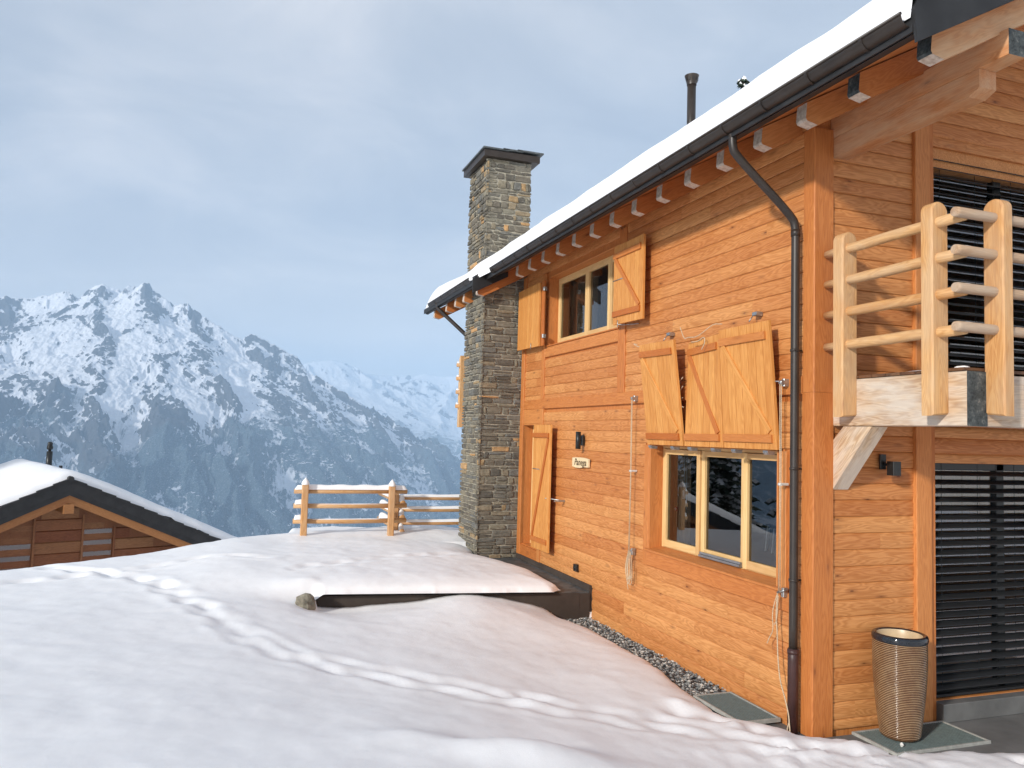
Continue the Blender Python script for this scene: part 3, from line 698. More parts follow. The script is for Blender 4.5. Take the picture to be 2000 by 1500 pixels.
# --- pull cords with pulleys (two things)
def cordset(lab, y, ztop, zc, eye, tail, yo=0.0):
    e = empty('pull_cord', (4.74, y, zc), lab, 'pull cord', 'shutter pull cords on the long wall')
    M = MB(); box(M, (4.72, y - .018, ztop - .035), (4.785, y + .018, ztop + .035), 'z', c=.008); tube(M, [(4.71, y - .02, ztop), (4.71, y + .02, ztop)], .022, 12); M.build('pulley', M_STEEL, e)
    M = MB(); tube(M, [(4.70, y - .008, ztop), (4.705, y - .006, eye), (4.70, y - .008, zc)], .0042, 6); tube(M, [(4.70, y + .012, ztop), (4.705, y + .010, eye), (4.70, y + .014, zc)], .0042, 6)
    M.build('cord', M_ROPE, e)
    M = MB(); box(M, (4.72, y - .012, eye - .012), (4.785, y + .012, eye + .012), 'x', c=.005); tube(M, [(4.70, y - .018, eye), (4.70, y + .018, eye)], .014, 10); M.build('guide', M_WHITE, e)
    M = MB(); box(M, (4.73, y - .018, zc - .05), (4.785, y + .018, zc + .03), 'z', c=.006); tube(M, [(4.72, y - .05, zc + .02), (4.72, y + .05, zc - .02)], .012, 8); M.build('cleat', M_STEEL, e)
    return e
c1_ = cordset('thin pull cord with a coiled hank, left of the lower window', 8.75, 3.0, 1.10, 2.09, 0)
M = MB()
for i in range(6):
    a = random.uniform(.03, .06); h = random.uniform(.26, .36); of = random.uniform(-.03, .03)
    tube(M, smoothpts([V(4.715 - .004 * i, 8.75 + of * .3, 1.10), V(4.71 - .004 * i, 8.75 + a + of, 1.0 - h * .3), V(4.71, 8.75 + a * .8 + of, 1.06 - h), V(4.705, 8.75 + of, 1.02 - h), V(4.71, 8.75 - a + of, 1.07 - h), V(4.71 - .003 * i, 8.75 - a * .9 + of, .98), V(4.715, 8.75, 1.10)], 3), .0042, 6)
tube(M, smoothpts([V(4.71, 8.79, .78), V(4.71, 8.80, .68), V(4.715, 8.78, .62)]), .005, 6)
M.build('hank', M_ROPE, c1_)
c2_ = cordset('pull cord with a long loose tail ending in a loop, right of the lower window', 5.905, 3.05, 1.16, 2.12, 0)
M = MB()
tube(M, smoothpts([V(4.70, 5.93, 1.14), V(4.70, 5.95, .95), V(4.70, 5.93, .8), V(4.69, 5.91, .62), V(4.69, 5.89, .46), V(4.68, 5.85, .36), V(4.67, 5.78, .26), V(4.66, 5.72, .14), V(4.65, 5.70, .08)], 3), .006, 6)
tube(M, smoothpts([V(4.65, 5.70, .08), V(4.64, 5.675, .0), V(4.64, 5.68, -.04), V(4.64, 5.71, -.03), V(4.645, 5.72, .02), V(4.65, 5.70, .09)], 3), .006, 6)
tube(M, smoothpts([V(4.70, 5.94, 1.12), V(4.695, 6.0, .95), V(4.70, 5.98, .8), V(4.70, 6.04, .72), V(4.70, 6.07, .66)], 3), .0045, 6)
tube(M, smoothpts([V(4.70, 5.92, 1.12), V(4.695, 5.93, .9), V(4.70, 5.97, .85)], 3), .0045, 6)
M.build('tail', M_ROPE, c2_)
tube_ = MB(); tube(tube_, [(4.70, 5.92, 3.06), (4.70, 6.05, 3.07)], .006, 6); tube_.build('stay', M_STEEL, c2_)

# --- gable doors with blinds
def blinds(z0, z1, x0, x1, n0):
    fr = MB(); yb = 5.70
    box(fr, (x0, yb, z0), (x0 + .07, yb + .07, z1), 'z'); box(fr, (7.12, yb, z0), (7.22, yb + .07, z1), 'z'); box(fr, (x0, yb, z0), (x1, yb + .068, z0 + .07), 'x'); box(fr, (x0, yb, z1 - .07), (x1, yb + .068, z1), 'x')
    d = fr.build(n0, M_BLK2, house)
    M = MB(); M.add([(x0, yb + .04, z0), (x1, yb + .04, z0), (x1, yb + .04, z1), (x0, yb + .04, z1)], [(0, 1, 2, 3)]); M.build('pane', M_GLASSD, d)
    M = MB(); z = z1 - .10; i = 0
    while z > z0 + .04:
        tl = .019
        extrude(M, V(x0 + .01, 5.655, z), X_, x1 - x0 - .02, Y_, Z_, [(-.036, -tl), (-.034, -tl + .005), (.0, .006), (.036, tl), (.036, tl - .003), (0, .0), (-.034, -tl - .003)], smooth=False)
        z -= .0825
    box(M, (x0 + .01, 5.625, z0 + .012), (x1, 5.69, z0 + .035), 'x')
    box(M, (x0 + .01, 5.61, z1 - .055), (x1, 5.70, z1 - .003), 'x') if n0 == 'upper_door' else None
    for cxx in (x0 + .06, x0 + .16, x0 + .62, 7.05, 7.3): tube(M, [(cxx, 5.655, z0), (cxx, 5.655, z1)], .0025, 5); 
    M.build('blind', M_SLAT, d)
blinds(.17, 2.352, 6.19, 8.6, 'glass_door'); blinds(2.96, 5.395, 6.19, 8.6, 'glass_door')
M = MB(); box(M, (6.19, 5.50, .0), (8.8, 5.74, .165), 'x', c=.006); M.build('door_threshold', M_PATIO, house)

# --- concrete plinth and ledge by the chimney belong to the terrace (own thing)
ter = empty('terrace_wall', (4.7, 10, 0), 'low dark brown terrace edge half buried in snow, with slate slabs, against the wall', 'terrace wall')
M = MB()
extrude(M, V(1.0, 9.97, 0), X_, 3.60, Y_, Z_, [(0, -.3), (0, .44), (.10, .44), (.10, -.3)])
# tilt top down to the right
for i, v in enumerate(M.v):
    if v[2] > 0: M.v[i] = (v[0], v[1], .445 - .028 * (v[0] - 1.0))
box(M, (4.55, 10.03, -.3), (4.60, 13.0, .33), 'y'); M.build('edging', M_CONC, ter)
M = MB(); box(M, (4.76, 9.99, -.25), (4.85, 13.02, .435), 'y', c=.004); box(M, (4.602, 9.975, -.3), (4.76, 10.03, .335), 'x', c=.003); M.build('plinth', M_CONC, ter)
yv = 9.99
while yv < 13.0:
    w_ = random.uniform(.30, .42); M = MB(); box(M, (4.0 if yv < 12 else 3.72, yv + .006, .335), (4.755, min(13.0, yv + w_), .352 + random.uniform(0, .004)), 'y', c=.003, tn=1); M.build('slab', M_SLATE, ter); yv += w_
# rock at the left end
def rock(M, c, s, seed, sq=(1, 1, 1), n1_=14, n2_=9):
    vs = []; fs = []; r_ = random.Random(seed); ph = [(r_.uniform(0, 6), r_.uniform(1, 3)) for _ in range(6)]
    for i in range(n2_ + 1):
        th = math.pi * i / n2_
        for j in range(n1_):
            p = 2 * math.pi * j / n1_; d = V(math.sin(th) * math.cos(p), math.sin(th) * math.sin(p), math.cos(th))
            k = 1 + .13 * math.sin(d.x * 3 + ph[0][0]) + .12 * math.sin(d.y * 4 + ph[1][0]) + .1 * math.sin(d.z * 5 + ph[2][0]) + .06 * math.sin((d.x + d.z) * 7 + ph[3][0]) + r_.uniform(-.03, .03) * math.sin(th)
            vs.append(Vector(c) + V(d.x * s * k * sq[0], d.y * s * k * sq[1], d.z * s * k * sq[2]))
    for i in range(n2_):
        for j in range(n1_): j2 = (j + 1) % n1_; fs.append((i * n1_ + j, (i + 1) * n1_ + j, (i + 1) * n1_ + j2, i * n1_ + j2))
    M.add(vs, fs, None, 1.0, 0, False)
M = MB(); rock(M, (.90, 9.78, .395), .135, 3, (1, .8, .75)); o = M.build('rock', M_ROCKM, None, (.93, 9.8, .3)); tag(o, 'rough grey-green field stone at the left end of the terrace edge', 'rock')

# --- stone chimney
CX0, CX1, CY0, CY1, CZ1 = 4.02, 4.86, 13.03, 14.16, 7.42
M = MB(); box(M, (CX0 + .03, CY0 + .03, 0), (CX1, CY1 - .02, CZ1), 'z', c=.01); ch = M.build('chimney', M_MORT, house)
def stones(M, o, du, dn, Wd, z0, z1):
    z = z0; r_ = random.Random(11 + int(Wd * 100))
    while z < z1 - .02:
        big = z > 5.6
        h = r_.choice([.055, .07, .08, .095, .11, .135]) * (1.2 if big else 1.0); h = min(h, z1 - z); u = -.02
        while u < Wd - .01:
            w = r_.uniform(.12, .42) * (.8 if big else 1.0)
            if Wd - (u + w) < .09: w = Wd + .015 - u
            subs = [(u, z, w, h)]
            if h > .09 and r_.random() < .35 and w > .13: hh = h * r_.uniform(.4, .6); subs = [(u, z, w, hh), (u, z + hh, w, h - hh)]
            elif h > .09 and r_.random() < (.5 if big else .2): ww = w * r_.uniform(.35, .65); subs = [(u, z, ww, h), (u + ww, z, w - ww, h)]
            for (a, b, ww, hh) in subs:
                g = r_.uniform(.008, .013) + (.003 if big else 0); j = lambda k=.012: r_.uniform(-k, k) * (1.6 if big else 1)
                base_ = [(a + g + j(), b + g + j(.006)), (a + ww * .5 + j(.03), b + g * .7 + j(.005)), (a + ww - g + j(), b + g + j(.006)), (a + ww - g * .7 + j(.004), b + hh * .5 + j()), (a + ww - g + j(), b + hh - g + j(.006)), (a + ww * .5 + j(.03), b + hh - g * .7 + j(.005)), (a + g + j(), b + hh - g + j(.006)), (a + g * .7 + j(.004), b + hh * .5 + j())]
                cu = a + ww / 2; cz_ = b + hh / 2; d = r_.uniform(.014, .034); vs = []
                for (uu, zz_) in base_: vs.append(o + du * uu + Z_ * zz_ + dn * .0)
                for (uu, zz_) in base_: vs.append(o + du * (uu + (cu - uu) * .03) + Z_ * (zz_ + (cz_ - zz_) * .08) + dn * (d * .75))
                for (uu, zz_) in base_: vs.append(o + du * (uu + (cu - uu) * min(.5, .012 / ww * 2 + .05)) + Z_ * (zz_ + (cz_ - zz_) * .28) + dn * (d + r_.uniform(-.004, .004)))
                fs = []
                for L in (0, 8):
                    for k in range(8): k2 = (k + 1) % 8; fs.append((L + k, L + k2, L + 8 + k2, L + 8 + k))
                fs.append(tuple(range(16, 24)))
                q = r_.random(); tn_ = r_.uniform(0, .8) if q < (.93 if not big else .84) else (r_.uniform(.8, .9) if q < .965 - .03 * big else r_.uniform(.9, 1))
                M.add(vs, fs, None, tn_)
            u += w
        z += h
M = MB(); stones(M, V(CX0, CY0 + .03, 0), X_, -Y_, CX1 - CX0, .3, CZ1); stones(M, V(CX0 + .03, CY1, 0), -Y_, -X_, CY1 - CY0, .3, CZ1)
M.build('stone_facing', M_STONE, ch)
M = MB()
box(M, (CX0 - .09, CY0 - .10, 7.42), (CX1 + .12, CY1 + .12, 7.54), 'x', c=.006); M.build('cap_frame', M_GUT, ch)
M = MB()
for i, (xa, xb, zb) in enumerate(((-.12, .36, .55), (.25, .62, .565), (.52, 1.02, .58))):
    extrude(M, V(CX0 + xa, CY0 - .13, 7.0 + zb), X_, xb - xa, Y_, Z_, [(0, -.005), (0, .022), (1.40, .022), (1.40, -.005)], tn=1)
M.build('cap_slates', M_SLATE, ch)
M = MB(); rock(M, (CX0 + .16, CY0 + .2, 7.575), .16, 8, (1.0, 1.2, .32)); o = M.build('cap_snow', M_SNOW, ch)
for p_ in o.data.polygons: p_.use_smooth = True

# --- roof
RM = .54; zb = lambda x: 5.44 + RM * (x - 4.99); zt = lambda x: zb(x) + .245
EX = 3.97; RX = 9.6; Y0R, Y1R = 3.76, 16.6
def zr(x): return zt(x) if x < RX else zt(2 * RX - x)
M = MB(); extrude(M, V(0, Y0R + .02, 0), Y_, Y1R - Y0R - .04, X_, Z_, [(4.33, zt(4.33)), (RX, zt(RX)), (15.1, zr(15.1)), (15.1, zr(15.1) + .035), (RX, zt(RX) + .035), (4.33, zt(4.33) + .035)])
roof = M.build('roof_deck', M_RAFT, house)
M = MB(); extrude(M, V(0, Y0R, 0), Y_, Y1R - Y0R, X_, Z_, [(EX + .03, zt(EX) + .038), (RX, zt(RX) + .038), (15.2, zr(15.2) + .038), (15.2, zr(15.2) + .14), (RX, zt(RX) + .15), (EX + .03, zt(EX) + .14)]); extrude(M, V(0, 12.86, 0), Y_, Y1R - 12.86, X_, Z_, [(3.775, zt(3.775) + .036), (EX + .05, zt(EX + .05) + .036), (EX + .05, zt(EX + .05) + .136), (3.775, zt(3.775) + .136)]); M.build('roof_covering', M_TILE, roof)
# snow blanket on the roof, rounded edge
def roofsnow():
    us = np.concatenate([np.linspace(0, .30, 12), np.linspace(.4, 5.6, 40), np.linspace(5.8, 11.2, 24)]); ys = np.concatenate([np.linspace(Y0R + .0, Y0R + .25, 7), np.arange(Y0R + .35, 16.5, .10), np.linspace(16.55, Y1R - .02, 10)])
    U, Yv = np.meshgrid(us, ys); Xv = EX + .02 + U - .21 * smooth(12.4, 13.2, Yv) * smooth(1.2, 0, U); zs = np.where(Xv < RX, zt(Xv), zt(2 * RX - Xv)) + .14
    th = .32 + .016 * perlin(Yv * .8, U * .6, 3) + .007 * fbm(Yv * 2.6, U * 2.2, 3, 7)
    th = th * (1 - .28 * np.exp(-((Yv - 13.9) / 1.1) ** 2) * smooth(2.5, 0, U)) * (1 + .12 * smooth(14.5, 16, Yv))
    e = np.clip(U / .16, 0, 1); e2 = np.clip((Y1R - Yv) / .75, 0, 1); e3 = np.clip((Yv - Y0R + .10) / .14, 0, 1)
    pr = np.sqrt(np.clip(1 - (1 - e) ** 2, 0, 1)) * np.sqrt(np.clip(1 - (1 - e2) ** 2, 0, 1)) * (.0 + 1.0 * np.sqrt(np.clip(1 - (1 - e3) ** 2, 0, 1)))
    Xv = Xv + .03 * perlin(Yv * 1.1, 0 * Yv, 8) * smooth(.5, 0, U)
    return gridmesh('roof_snow', Xv, Yv, zs - .02 + th * pr, M_SNOWR)
o = roofsnow(); tag(o, 'thick white snow blanket covering the chalet roof', 'snow', kind='stuff')
# lower skirt of the snow blanket (vertical face at the eave)
# rafters
rl = .12
def rafter(yc, x_end=9.55, tail=4.345, w=.12):
    M = MB(); b = lambda x: zb(x)
    P = [(tail + .012, b(tail) + .24), (tail, b(tail) + .105), (tail + .012, b(tail) + .085), (tail + .12, b(tail + .12)), (x_end, b(x_end)), (x_end, b(x_end) + .243)]
    dark = yc < 5.2
    extrude(M, V(0, yc - w / 2, 0), Y_, w, X_, Z_, P, mat=0)
    # use polygon order to mark the cut faces
    for i, f in enumerate(M.f):
        c = sum((Vector(M.v[k]) for k in f), Vector()) / len(f)
        if c.x < tail + .09 and len(f) == 4: M.m[i] = 1 if (dark and c.x < tail + .02) else 2
    # grain along the slope
    M.g = [(v[0] * .88 + v[2] * .47 + yc * 3.1, v[1] + yc * 1.7, -v[0] * .47 + v[2] * .88) for v in M.v]
    return M.build('rafter', [M_PURL if yc < 4.1 else M_RAFT, M_DEND, M_LEND], roof)
ys_ = [3.99] + [4.06 + .583 * k for k in range(1, 15)] + [12.95, 13.80, 14.38, 15.05, 16.05]
for i, yc in enumerate(ys_): rafter(yc, tail=3.87 if yc > 12.6 else 4.345)
# purlins carrying the gable overhang
M = MB(); extrude(M, V(4.995, 0, 0), X_, .165, Y_, Z_, [(5.60, 5.09), (5.60, 5.268), (4.10, 5.268), (4.10, 5.13), (4.19, 5.09)]); M.g = [(v[1], v[0] + 3, v[2]) for v in M.v]; M.build('purlin', [M_PURL], roof)
M = MB(); extrude(M, V(4.99, 5.6, 5.364), -Y_, 1.735, X_, Z_, [(0, -.094), (.17, -.094), (.17, .094), (0, .094)], e1=1, e0=1); M.build('purlin', [M_PURL, M_DEND], roof)
for xx in (9.5,):
    M = MB(); extrude(M, V(xx, 5.6, zb(9.2)), -Y_, 1.9, X_, Z_, [(0, -.2), (.2, -.2), (.2, .1), (0, .1)], e1=1); M.build('purlin', [M_PURL, M_DEND], roof)
M = MB(); extrude(M, V(4.85, 13.0, 5.28), Y_, 3.6, X_, Z_, [(0, -.12), (.16, -.12), (.16, .12), (0, .12)], e1=1); M.build('purlin', [M_PURL, M_DEND], roof)
# verge board at the gable edge, fascia behind the gutter
M = MB(); extrude(M, V(0, Y0R - .025, 0), Y_, .025, X_, Z_, [(4.02, zt(4.02) - .06), (RX, zt(RX) - .06), (RX, zt(RX) + .30), (4.10, zt(4.10) + .30), (3.99, zt(4.02) + .16)]); M.build('verge_board', M_BLACK, roof)
M = MB(); extrude(M, V(0, Y0R, 0), Y_, 12.84 - Y0R, X_, Z_, [(4.07, 5.20), (4.07, 5.33), (4.34, 5.48), (4.34, 5.335)]); M.build('fascia', M_BLACK, roof)
M = MB(); extrude(M, V(0, 12.87, 0), Y_, Y1R - 12.88, X_, Z_, [(3.81, 5.07), (3.81, 5.24), (4.0, 5.36), (4.0, 5.20), (3.865, 5.06)]); M.build('fascia', M_BLACK, roof)
M = MB(); extrude(M, V(0, 12.83, 0), Y_, .03, X_, Z_, [(3.76, zt(3.76) - .10), (3.76, zt(3.76) + .15), (4.40, zt(4.40) + .15), (4.40, zt(4.40) - .10)]); M.build('flashing', M_BLACK, roof)
def gutter(y0, y1, x, z, r=.072, endcaps=True):
    M = MB(); pr = []
    for i in range(13): t = math.pi + math.pi * i / 12; pr.append((math.cos(t) * r, math.sin(t) * r))
    inner = [(a * .94, b * .94) for a, b in pr][::-1]
    lip = [(-r - .008, .002), (-r - .010, .012), (-r + .002, .014)]
    extrude(M, V(x, y0, z), Y_, y1 - y0, X_, Z_, lip[::-1][:0] + pr + inner, smooth=False)
    tube(M, [(x - r, y0, z + .006), (x - r, y1, z + .006)], .011, 8)
    for i, f in enumerate(M.f):
        if len(f) == 4: M.s[i] = True
    g = M.build('gutter', M_GUT, roof)
    y = y0 + .33; 
    while y < y1 - .05:
        M = MB(); vs = []; pts = [V(x + math.cos(math.pi + math.pi * i / 12) * (r + .004), y, z + math.sin(math.pi + math.pi * i / 12) * (r + .004)) for i in range(13)]
        extr = [(p.x - x, p.z - z) for p in pts]; outer = [(a * 1.045, b * 1.045) for a, b in extr]
        extrude(M, V(x, y, z), Y_, .028, X_, Z_, extr + outer[::-1]); M.build('gutter_bracket', M_GUT, g); y += .545
    return g
gutter(3.78, 12.42, 3.995, 5.285); gutter(13.0, 16.05, 3.80, 5.20)
# downpipes
def pipe(y, top, wallx, zlow, zb0, r=.037):
    M = MB()
    tube(M, smoothpts([V(top, y, 5.23), V(top, y, 5.10), V(top + .03, y, 5.03), V(wallx - .04, y, zb0 + .05), V(wallx, y, zb0 - .04), V(wallx, y, zb0 - .25), V(wallx, y, zlow)], 2), r, 16)
    return M
M = pipe(5.735, 4.03, 4.715, .68, 4.50); dp = M.build('downpipe', M_GUT, house)
M = MB(); tube(M, [(4.715, 5.735, .70), (4.715, 5.735, .60), (4.715, 5.735, -.08)], [.046, .046, .046], 16); tube(M, [(4.715, 5.735, .69), (4.715, 5.735, .655)], .050, 16); M.build('pipe_socket', M_GUTR, dp)
for zc in (3.33, 2.27, 1.29):
    M = MB(); tube(M, [(4.715, 5.735, zc - .012), (4.715, 5.735, zc + .012)], .042, 16); box(M, (4.74, 5.725, zc - .008), (4.79, 5.745, zc + .008), 'x'); tube(M, [(4.675, 5.69, zc), (4.675, 5.675, zc)], .006, 6); M.build('pipe_clamp', M_GUT, dp)
M = MB(); tube(M, [(4.715, 5.735, 4.43), (4.715, 5.735, 4.37)], .042, 16); M.build('pipe_clamp', M_GUT, dp)
M = MB(); tube(M, smoothpts([V(3.80, 15.5, 5.15), V(3.80, 15.5, 5.05), V(3.84, 15.4, 4.98), V(4.35, 14.4, 4.2), V(4.5, 14.3, 4.0)], 2), .04, 12); M.build('downpipe', M_GUT, house)
# flue pipe above the roof
M = MB(); tube(M, [(5.97, 9.5, 6.3), (5.97, 9.5, 7.62)], .062, 20); fl = M.build('flue_pipe', M_GUT, house)
M = MB(); lathe(M, (5.97, 9.5, 7.60), [(.07, 0), (.07, .03), (.085, .08), (.10, .13), (.104, .14), (.0, .155)], 20); fc = M.build('cowl', M_GUT, fl)
M = MB()
for k in range(10):
    t = 2 * math.pi * k / 10; c_, s_ = math.cos(t), math.sin(t); r_ = .092
    M.add([(5.97 + (r_ - .008) * math.cos(t + a) * 1.06, 9.5 + (r_ - .008) * math.sin(t + a) * 1.06, 7.655 + z) if z == 0 else (5.97 + r_ * 1.07 * math.cos(t + a), 9.5 + r_ * 1.07 * math.sin(t + a), 7.70) for a, z in ((-.13, 0), (.13, 0), (.13, 1), (-.13, 1))], [(0, 1, 2, 3)])
M.build('cowl_slots', M_BLACK, fc)

# --- far balcony end beyond the chimney
M = MB(); extrude(M, V(4.33, 15.45, 0), X_, .12, Y_, Z_, [(0, 2.62), (.14, 2.62), (.14, 4.02), (.07, 4.10), (0, 4.04)]); M.g = [(v[2], v[1], v[0]) for v in M.v]
fb = M.build('far_balcony_post', M_RAIL, house)
for zz_ in (3.05, 3.34, 3.62, 3.90):
    M = MB(); tube(M, [(4.26, 15.5, zz_), (8.0, 15.5, zz_)], .042, 12); M.build('rail', M_RAIL, fb)
    M = MB(); tube(M, [(4.27, 15.5, zz_ + .045), (4.34, 15.5, zz_ + .045)], [.03, .02], 8); M.build('snow_cap', M_SNOW, fb)
M = MB(); box(M, (4.42, 14.2, 2.62), (4.50, 15.44, 2.68), 'y'); box(M, (4.52, 14.2, 2.64), (8, 15.4, 2.9), 'x'); M.build('far_balcony_deck', M_PURL, house)
M = MB(); box(M, (4.70, 16.2, -1), (4.86, 16.36, 5.1), 'z'); box(M, (4.70, 14.2, -.5), (4.9, 14.4, 5.3), 'z'); M.build('far_post', M_TRIM, house)

# --- near balcony
M = MB(); extrude(M, V(4.99, 5.56, 2.86), -Y_, 1.34, X_, Z_, cbox(.20, .40, .006), e1=1)
for i, v in enumerate(M.v): M.v[i] = (v[0] + .10, v[1], v[2])
bal = M.build('balcony', [M_PALE, M_DEND], house)
M = MB(); extrude(M, V(5.192, 4.315, 2.855), X_, 3.4, Y_, Z_, cbox(.17, .385, .006)); M.build('front_beam', [M_PALE, M_DEND], bal)
M = MB(); box(M, (5.2, 4.4, 2.70), (8.6, 5.54, 2.76), 'x'); M.build('soffit', M_TRIM, bal)
M = MB()
for i in range(9): box(M, (4.985, 4.235 + i * .147, 3.064), (8.6, 4.235 + (i + 1) * .147 - .006, 3.088), 'x', c=.003)
M.build('deck', M_DECK, bal)
M = MB(); rock(M, (5.08, 4.75, 3.085), .12, 4, (.6, 2.6, .12)); rock(M, (4.98 + .1, 4.33, 3.09), .06, 5, (.7, .9, .3)); o = M.build('snow_patch', M_SNOW, bal)
def bpost(x0, x1, y0, y1, wide, z0=2.73, z1=4.34):
    """flat post with a rounded head; wide = axis of the rounded profile"""
    M = MB(); w = (x1 - x0) if wide == 'x' else (y1 - y0); r = w / 2; P = [(0, z0 - .0), (w, z0 + .015)]
    for i in range(13): t = math.pi * i / 12; P.append((r + math.cos(t) * r, z1 - r * .9 + math.sin(t) * r * .9))
    th = (y1 - y0) if wide == 'x' else (x1 - x0); bev = .012
    def ring(s, off): # inset ring for bevelled arris
        c = Vector((r, (z0 + z1) / 2)); return [((p[0] - r) * (1 - s / r) + r, p[1] - (s if p[1] > z1 - r else (-s if p[1] < z0 + .1 else 0))) for p in P], off
    rings = [ring(bev, 0), ring(0, bev), ring(0, th - bev), ring(bev, th)]
    vs = []; gs = []; g = rg()
    for pr, off in rings:
        for a, z in pr:
            p = V(x0 + a, y0 + off, z) if wide == 'x' else V(x0 + off, y0 + a, z); vs.append(p); gs.append((z + g[0], p.x + g[1], p.y + g[2]))
    k = len(P); fs = []
    for j in range(3):
        for i in range(k): i2 = (i + 1) % k; fs.append((j * k + i, j * k + i2, (j + 1) * k + i2, (j + 1) * k + i))
    fs.append(tuple(range(k))[::-1]); fs.append(tuple(range(3 * k, 4 * k)))
    M.add(vs, fs, gs, tone(.05)); return M.build('baluster_post', M_RAIL, bal)
bpost(4.835, 5.0, 5.285, 5.405, 'x', 2.73, 4.33); bpost(4.835, 5.0, 4.375, 4.485, 'x', 2.73, 4.345)
bpost(5.18, 5.285, 4.075, 4.24, 'y', 2.735, 4.335)
for xx in (6.2, 7.2, 8.2): bpost(xx, xx + .105, 4.075, 4.24, 'y', 2.735, 4.335)
for zz_ in (4.185, 3.91, 3.635, 3.355):
    M = MB(); pts = [V(4.91 + random.uniform(-.003, .003), 5.56 - t * 1.40, zz_ + random.uniform(-.003, .003)) for t in np.linspace(0, 1, 7)]
    tube(M, pts, [.034, .041, .043, .043, .043, .043, .040], 14); M.build('rail', M_RAIL, bal)
    M = MB(); tube(M, [V(4.80, 4.15, zz_ + .01), V(4.83, 4.15, zz_ + .01), V(5.5, 4.15, zz_ + .008), V(8.6, 4.15, zz_ + .01)], [.034, .038, .038, .038], 14); r_ = M.build('rail', [M_RAILW], bal)
    M = MB(); tube(M, [V(4.815, 4.145, zz_ + .030), V(4.9, 4.15, zz_ + .034), V(5.14, 4.15, zz_ + .034)], [.006, .010, .008], 8); M.build('bark_strip', M_DECK, r_)
    if zz_ < 4.1:
        M = MB(); tube(M, smoothpts([V(4.83, 4.15, zz_ + .030), V(4.89, 4.152, zz_ + .042), V(4.97, 4.15, zz_ + .040), V(5.06, 4.15, zz_ + .030)], 2), [.004, .012, .018, .022, .024, .022, .02, .018, .015, .012, .010, .008, .006, .004][:len(smoothpts([V(0, 0, 0)] * 4, 2))] if False else .009, 10); sc = M.build('snow_cap', M_SNOW, bal)
# diagonal brace below the balcony
M = MB(); extrude(M, V(4.992, 0, 0), X_, .17, Y_, Z_, [(5.60, 2.50), (5.60, 2.10), (5.60 - .03, 2.10), (5.12, 2.655), (5.44, 2.655)])
M.g = [((v[2] - v[1]) * .7, v[0], (v[2] + v[1]) * .7) for v in M.v]; M.build('strut', M_PALE, bal)

# --- wall lights and fittings
def lamp_up(x, y, z, lab):
    e = empty('wall_lamp', (x, y, z), lab, 'wall lamp')
    return e
e = lamp_up(4.78, 10.36, 2.44, 'slim black cylinder wall lamp above the name plaque')
M = MB(); lathe(M, (4.69, 10.33, 2.32), [(0, 0), (.038, 0), (.038, .25), (.030, .25), (.030, .235), (0, .235)], 20); M.build('lamp_body', M_BLK2, e)
M = MB(); box(M, (4.745, 10.31, 2.37), (4.782, 10.38, 2.52), 'z', c=.004); M.build('backplate', M_BLK2, e)
M = MB(); tube(M, [(4.69, 10.34, 2.44), (4.76, 10.345, 2.44)], .010, 8); M.build('arm', M_BLK2, e)
e = lamp_up(5.62, 5.56, 2.33, 'black square wall lamp beside the glass door, under the balcony')
M = MB(); box(M, (5.50, 5.535, 2.285), (5.565, 5.56, 2.42), 'z', c=.004); M.build('backplate', M_BLK2, e)
M = MB(); box(M, (5.53, 5.42, 2.235), (5.62, 5.50, 2.36), 'z', c=.004); M.build('lamp_body', M_BLK2, e)
M = MB(); tube(M, [(5.55, 5.54, 2.33), (5.56, 5.49, 2.33)], .012, 8); M.build('arm', M_BLK2, e)
M = MB(); box(M, (4.745, 10.43, .55), (4.79, 10.53, .65), 'z', c=.008); tube(M, [(4.735, 10.48, .60), (4.75, 10.48, .60)], .03, 12); o = M.build('outdoor_socket', M_BLK2, None, (4.78, 10.48, .6)); tag(o, 'small black outdoor socket box low on the wooden wall', 'socket')
# name plaque
sg = empty('name_plaque', (4.78, 10.38, 2.12), 'small pale wooden name plaque with burnt lettering under the cylinder lamp', 'sign')
M = MB(); k = 24; top = []; bot = []
r_ = random.Random(5)
for i in range(k + 1):
    t = i / k; y = 10.665 - t * .565
    top.append((y, 2.185 + .012 * math.sin(t * math.pi) + r_.uniform(-.0015, .0015))); bot.append((y, 2.055 - .010 * math.sin(t * 5) + r_.uniform(-.003, .003)))
extrude(M, V(4.752, 0, 0), X_, .024, Y_, Z_, top + bot[::-1]); M.g = [(v[1], v[2], v[0]) for v in M.v]; M.build('board', M_SIGNP, sg)
cu = bpy.data.curves.new('lettering', 'FONT'); cu.body = 'Panega'; cu.size = .135; cu.extrude = .002; cu.align_x = 'CENTER'; cu.align_y = 'CENTER'; cu.shear = .25; cu.space_character = 1.05; cu.offset = .002
to = bpy.data.objects.new('lettering_tmp', cu); COL.objects.link(to)
dg = bpy.context.evaluated_depsgraph_get(); me = bpy.data.meshes.new_from_object(to.evaluated_get(dg)); bpy.data.objects.remove(to)
for v in me.vertices: x, y, z = v.co; v.co = (-z - .029, -x * 1.06, y + .004)
me.materials.clear(); me.materials.append(M_SIGNL); lo = bpy.data.objects.new('lettering', me); COL.objects.link(lo); lo.parent = sg; OFF[lo.name] = OFF[sg.name]

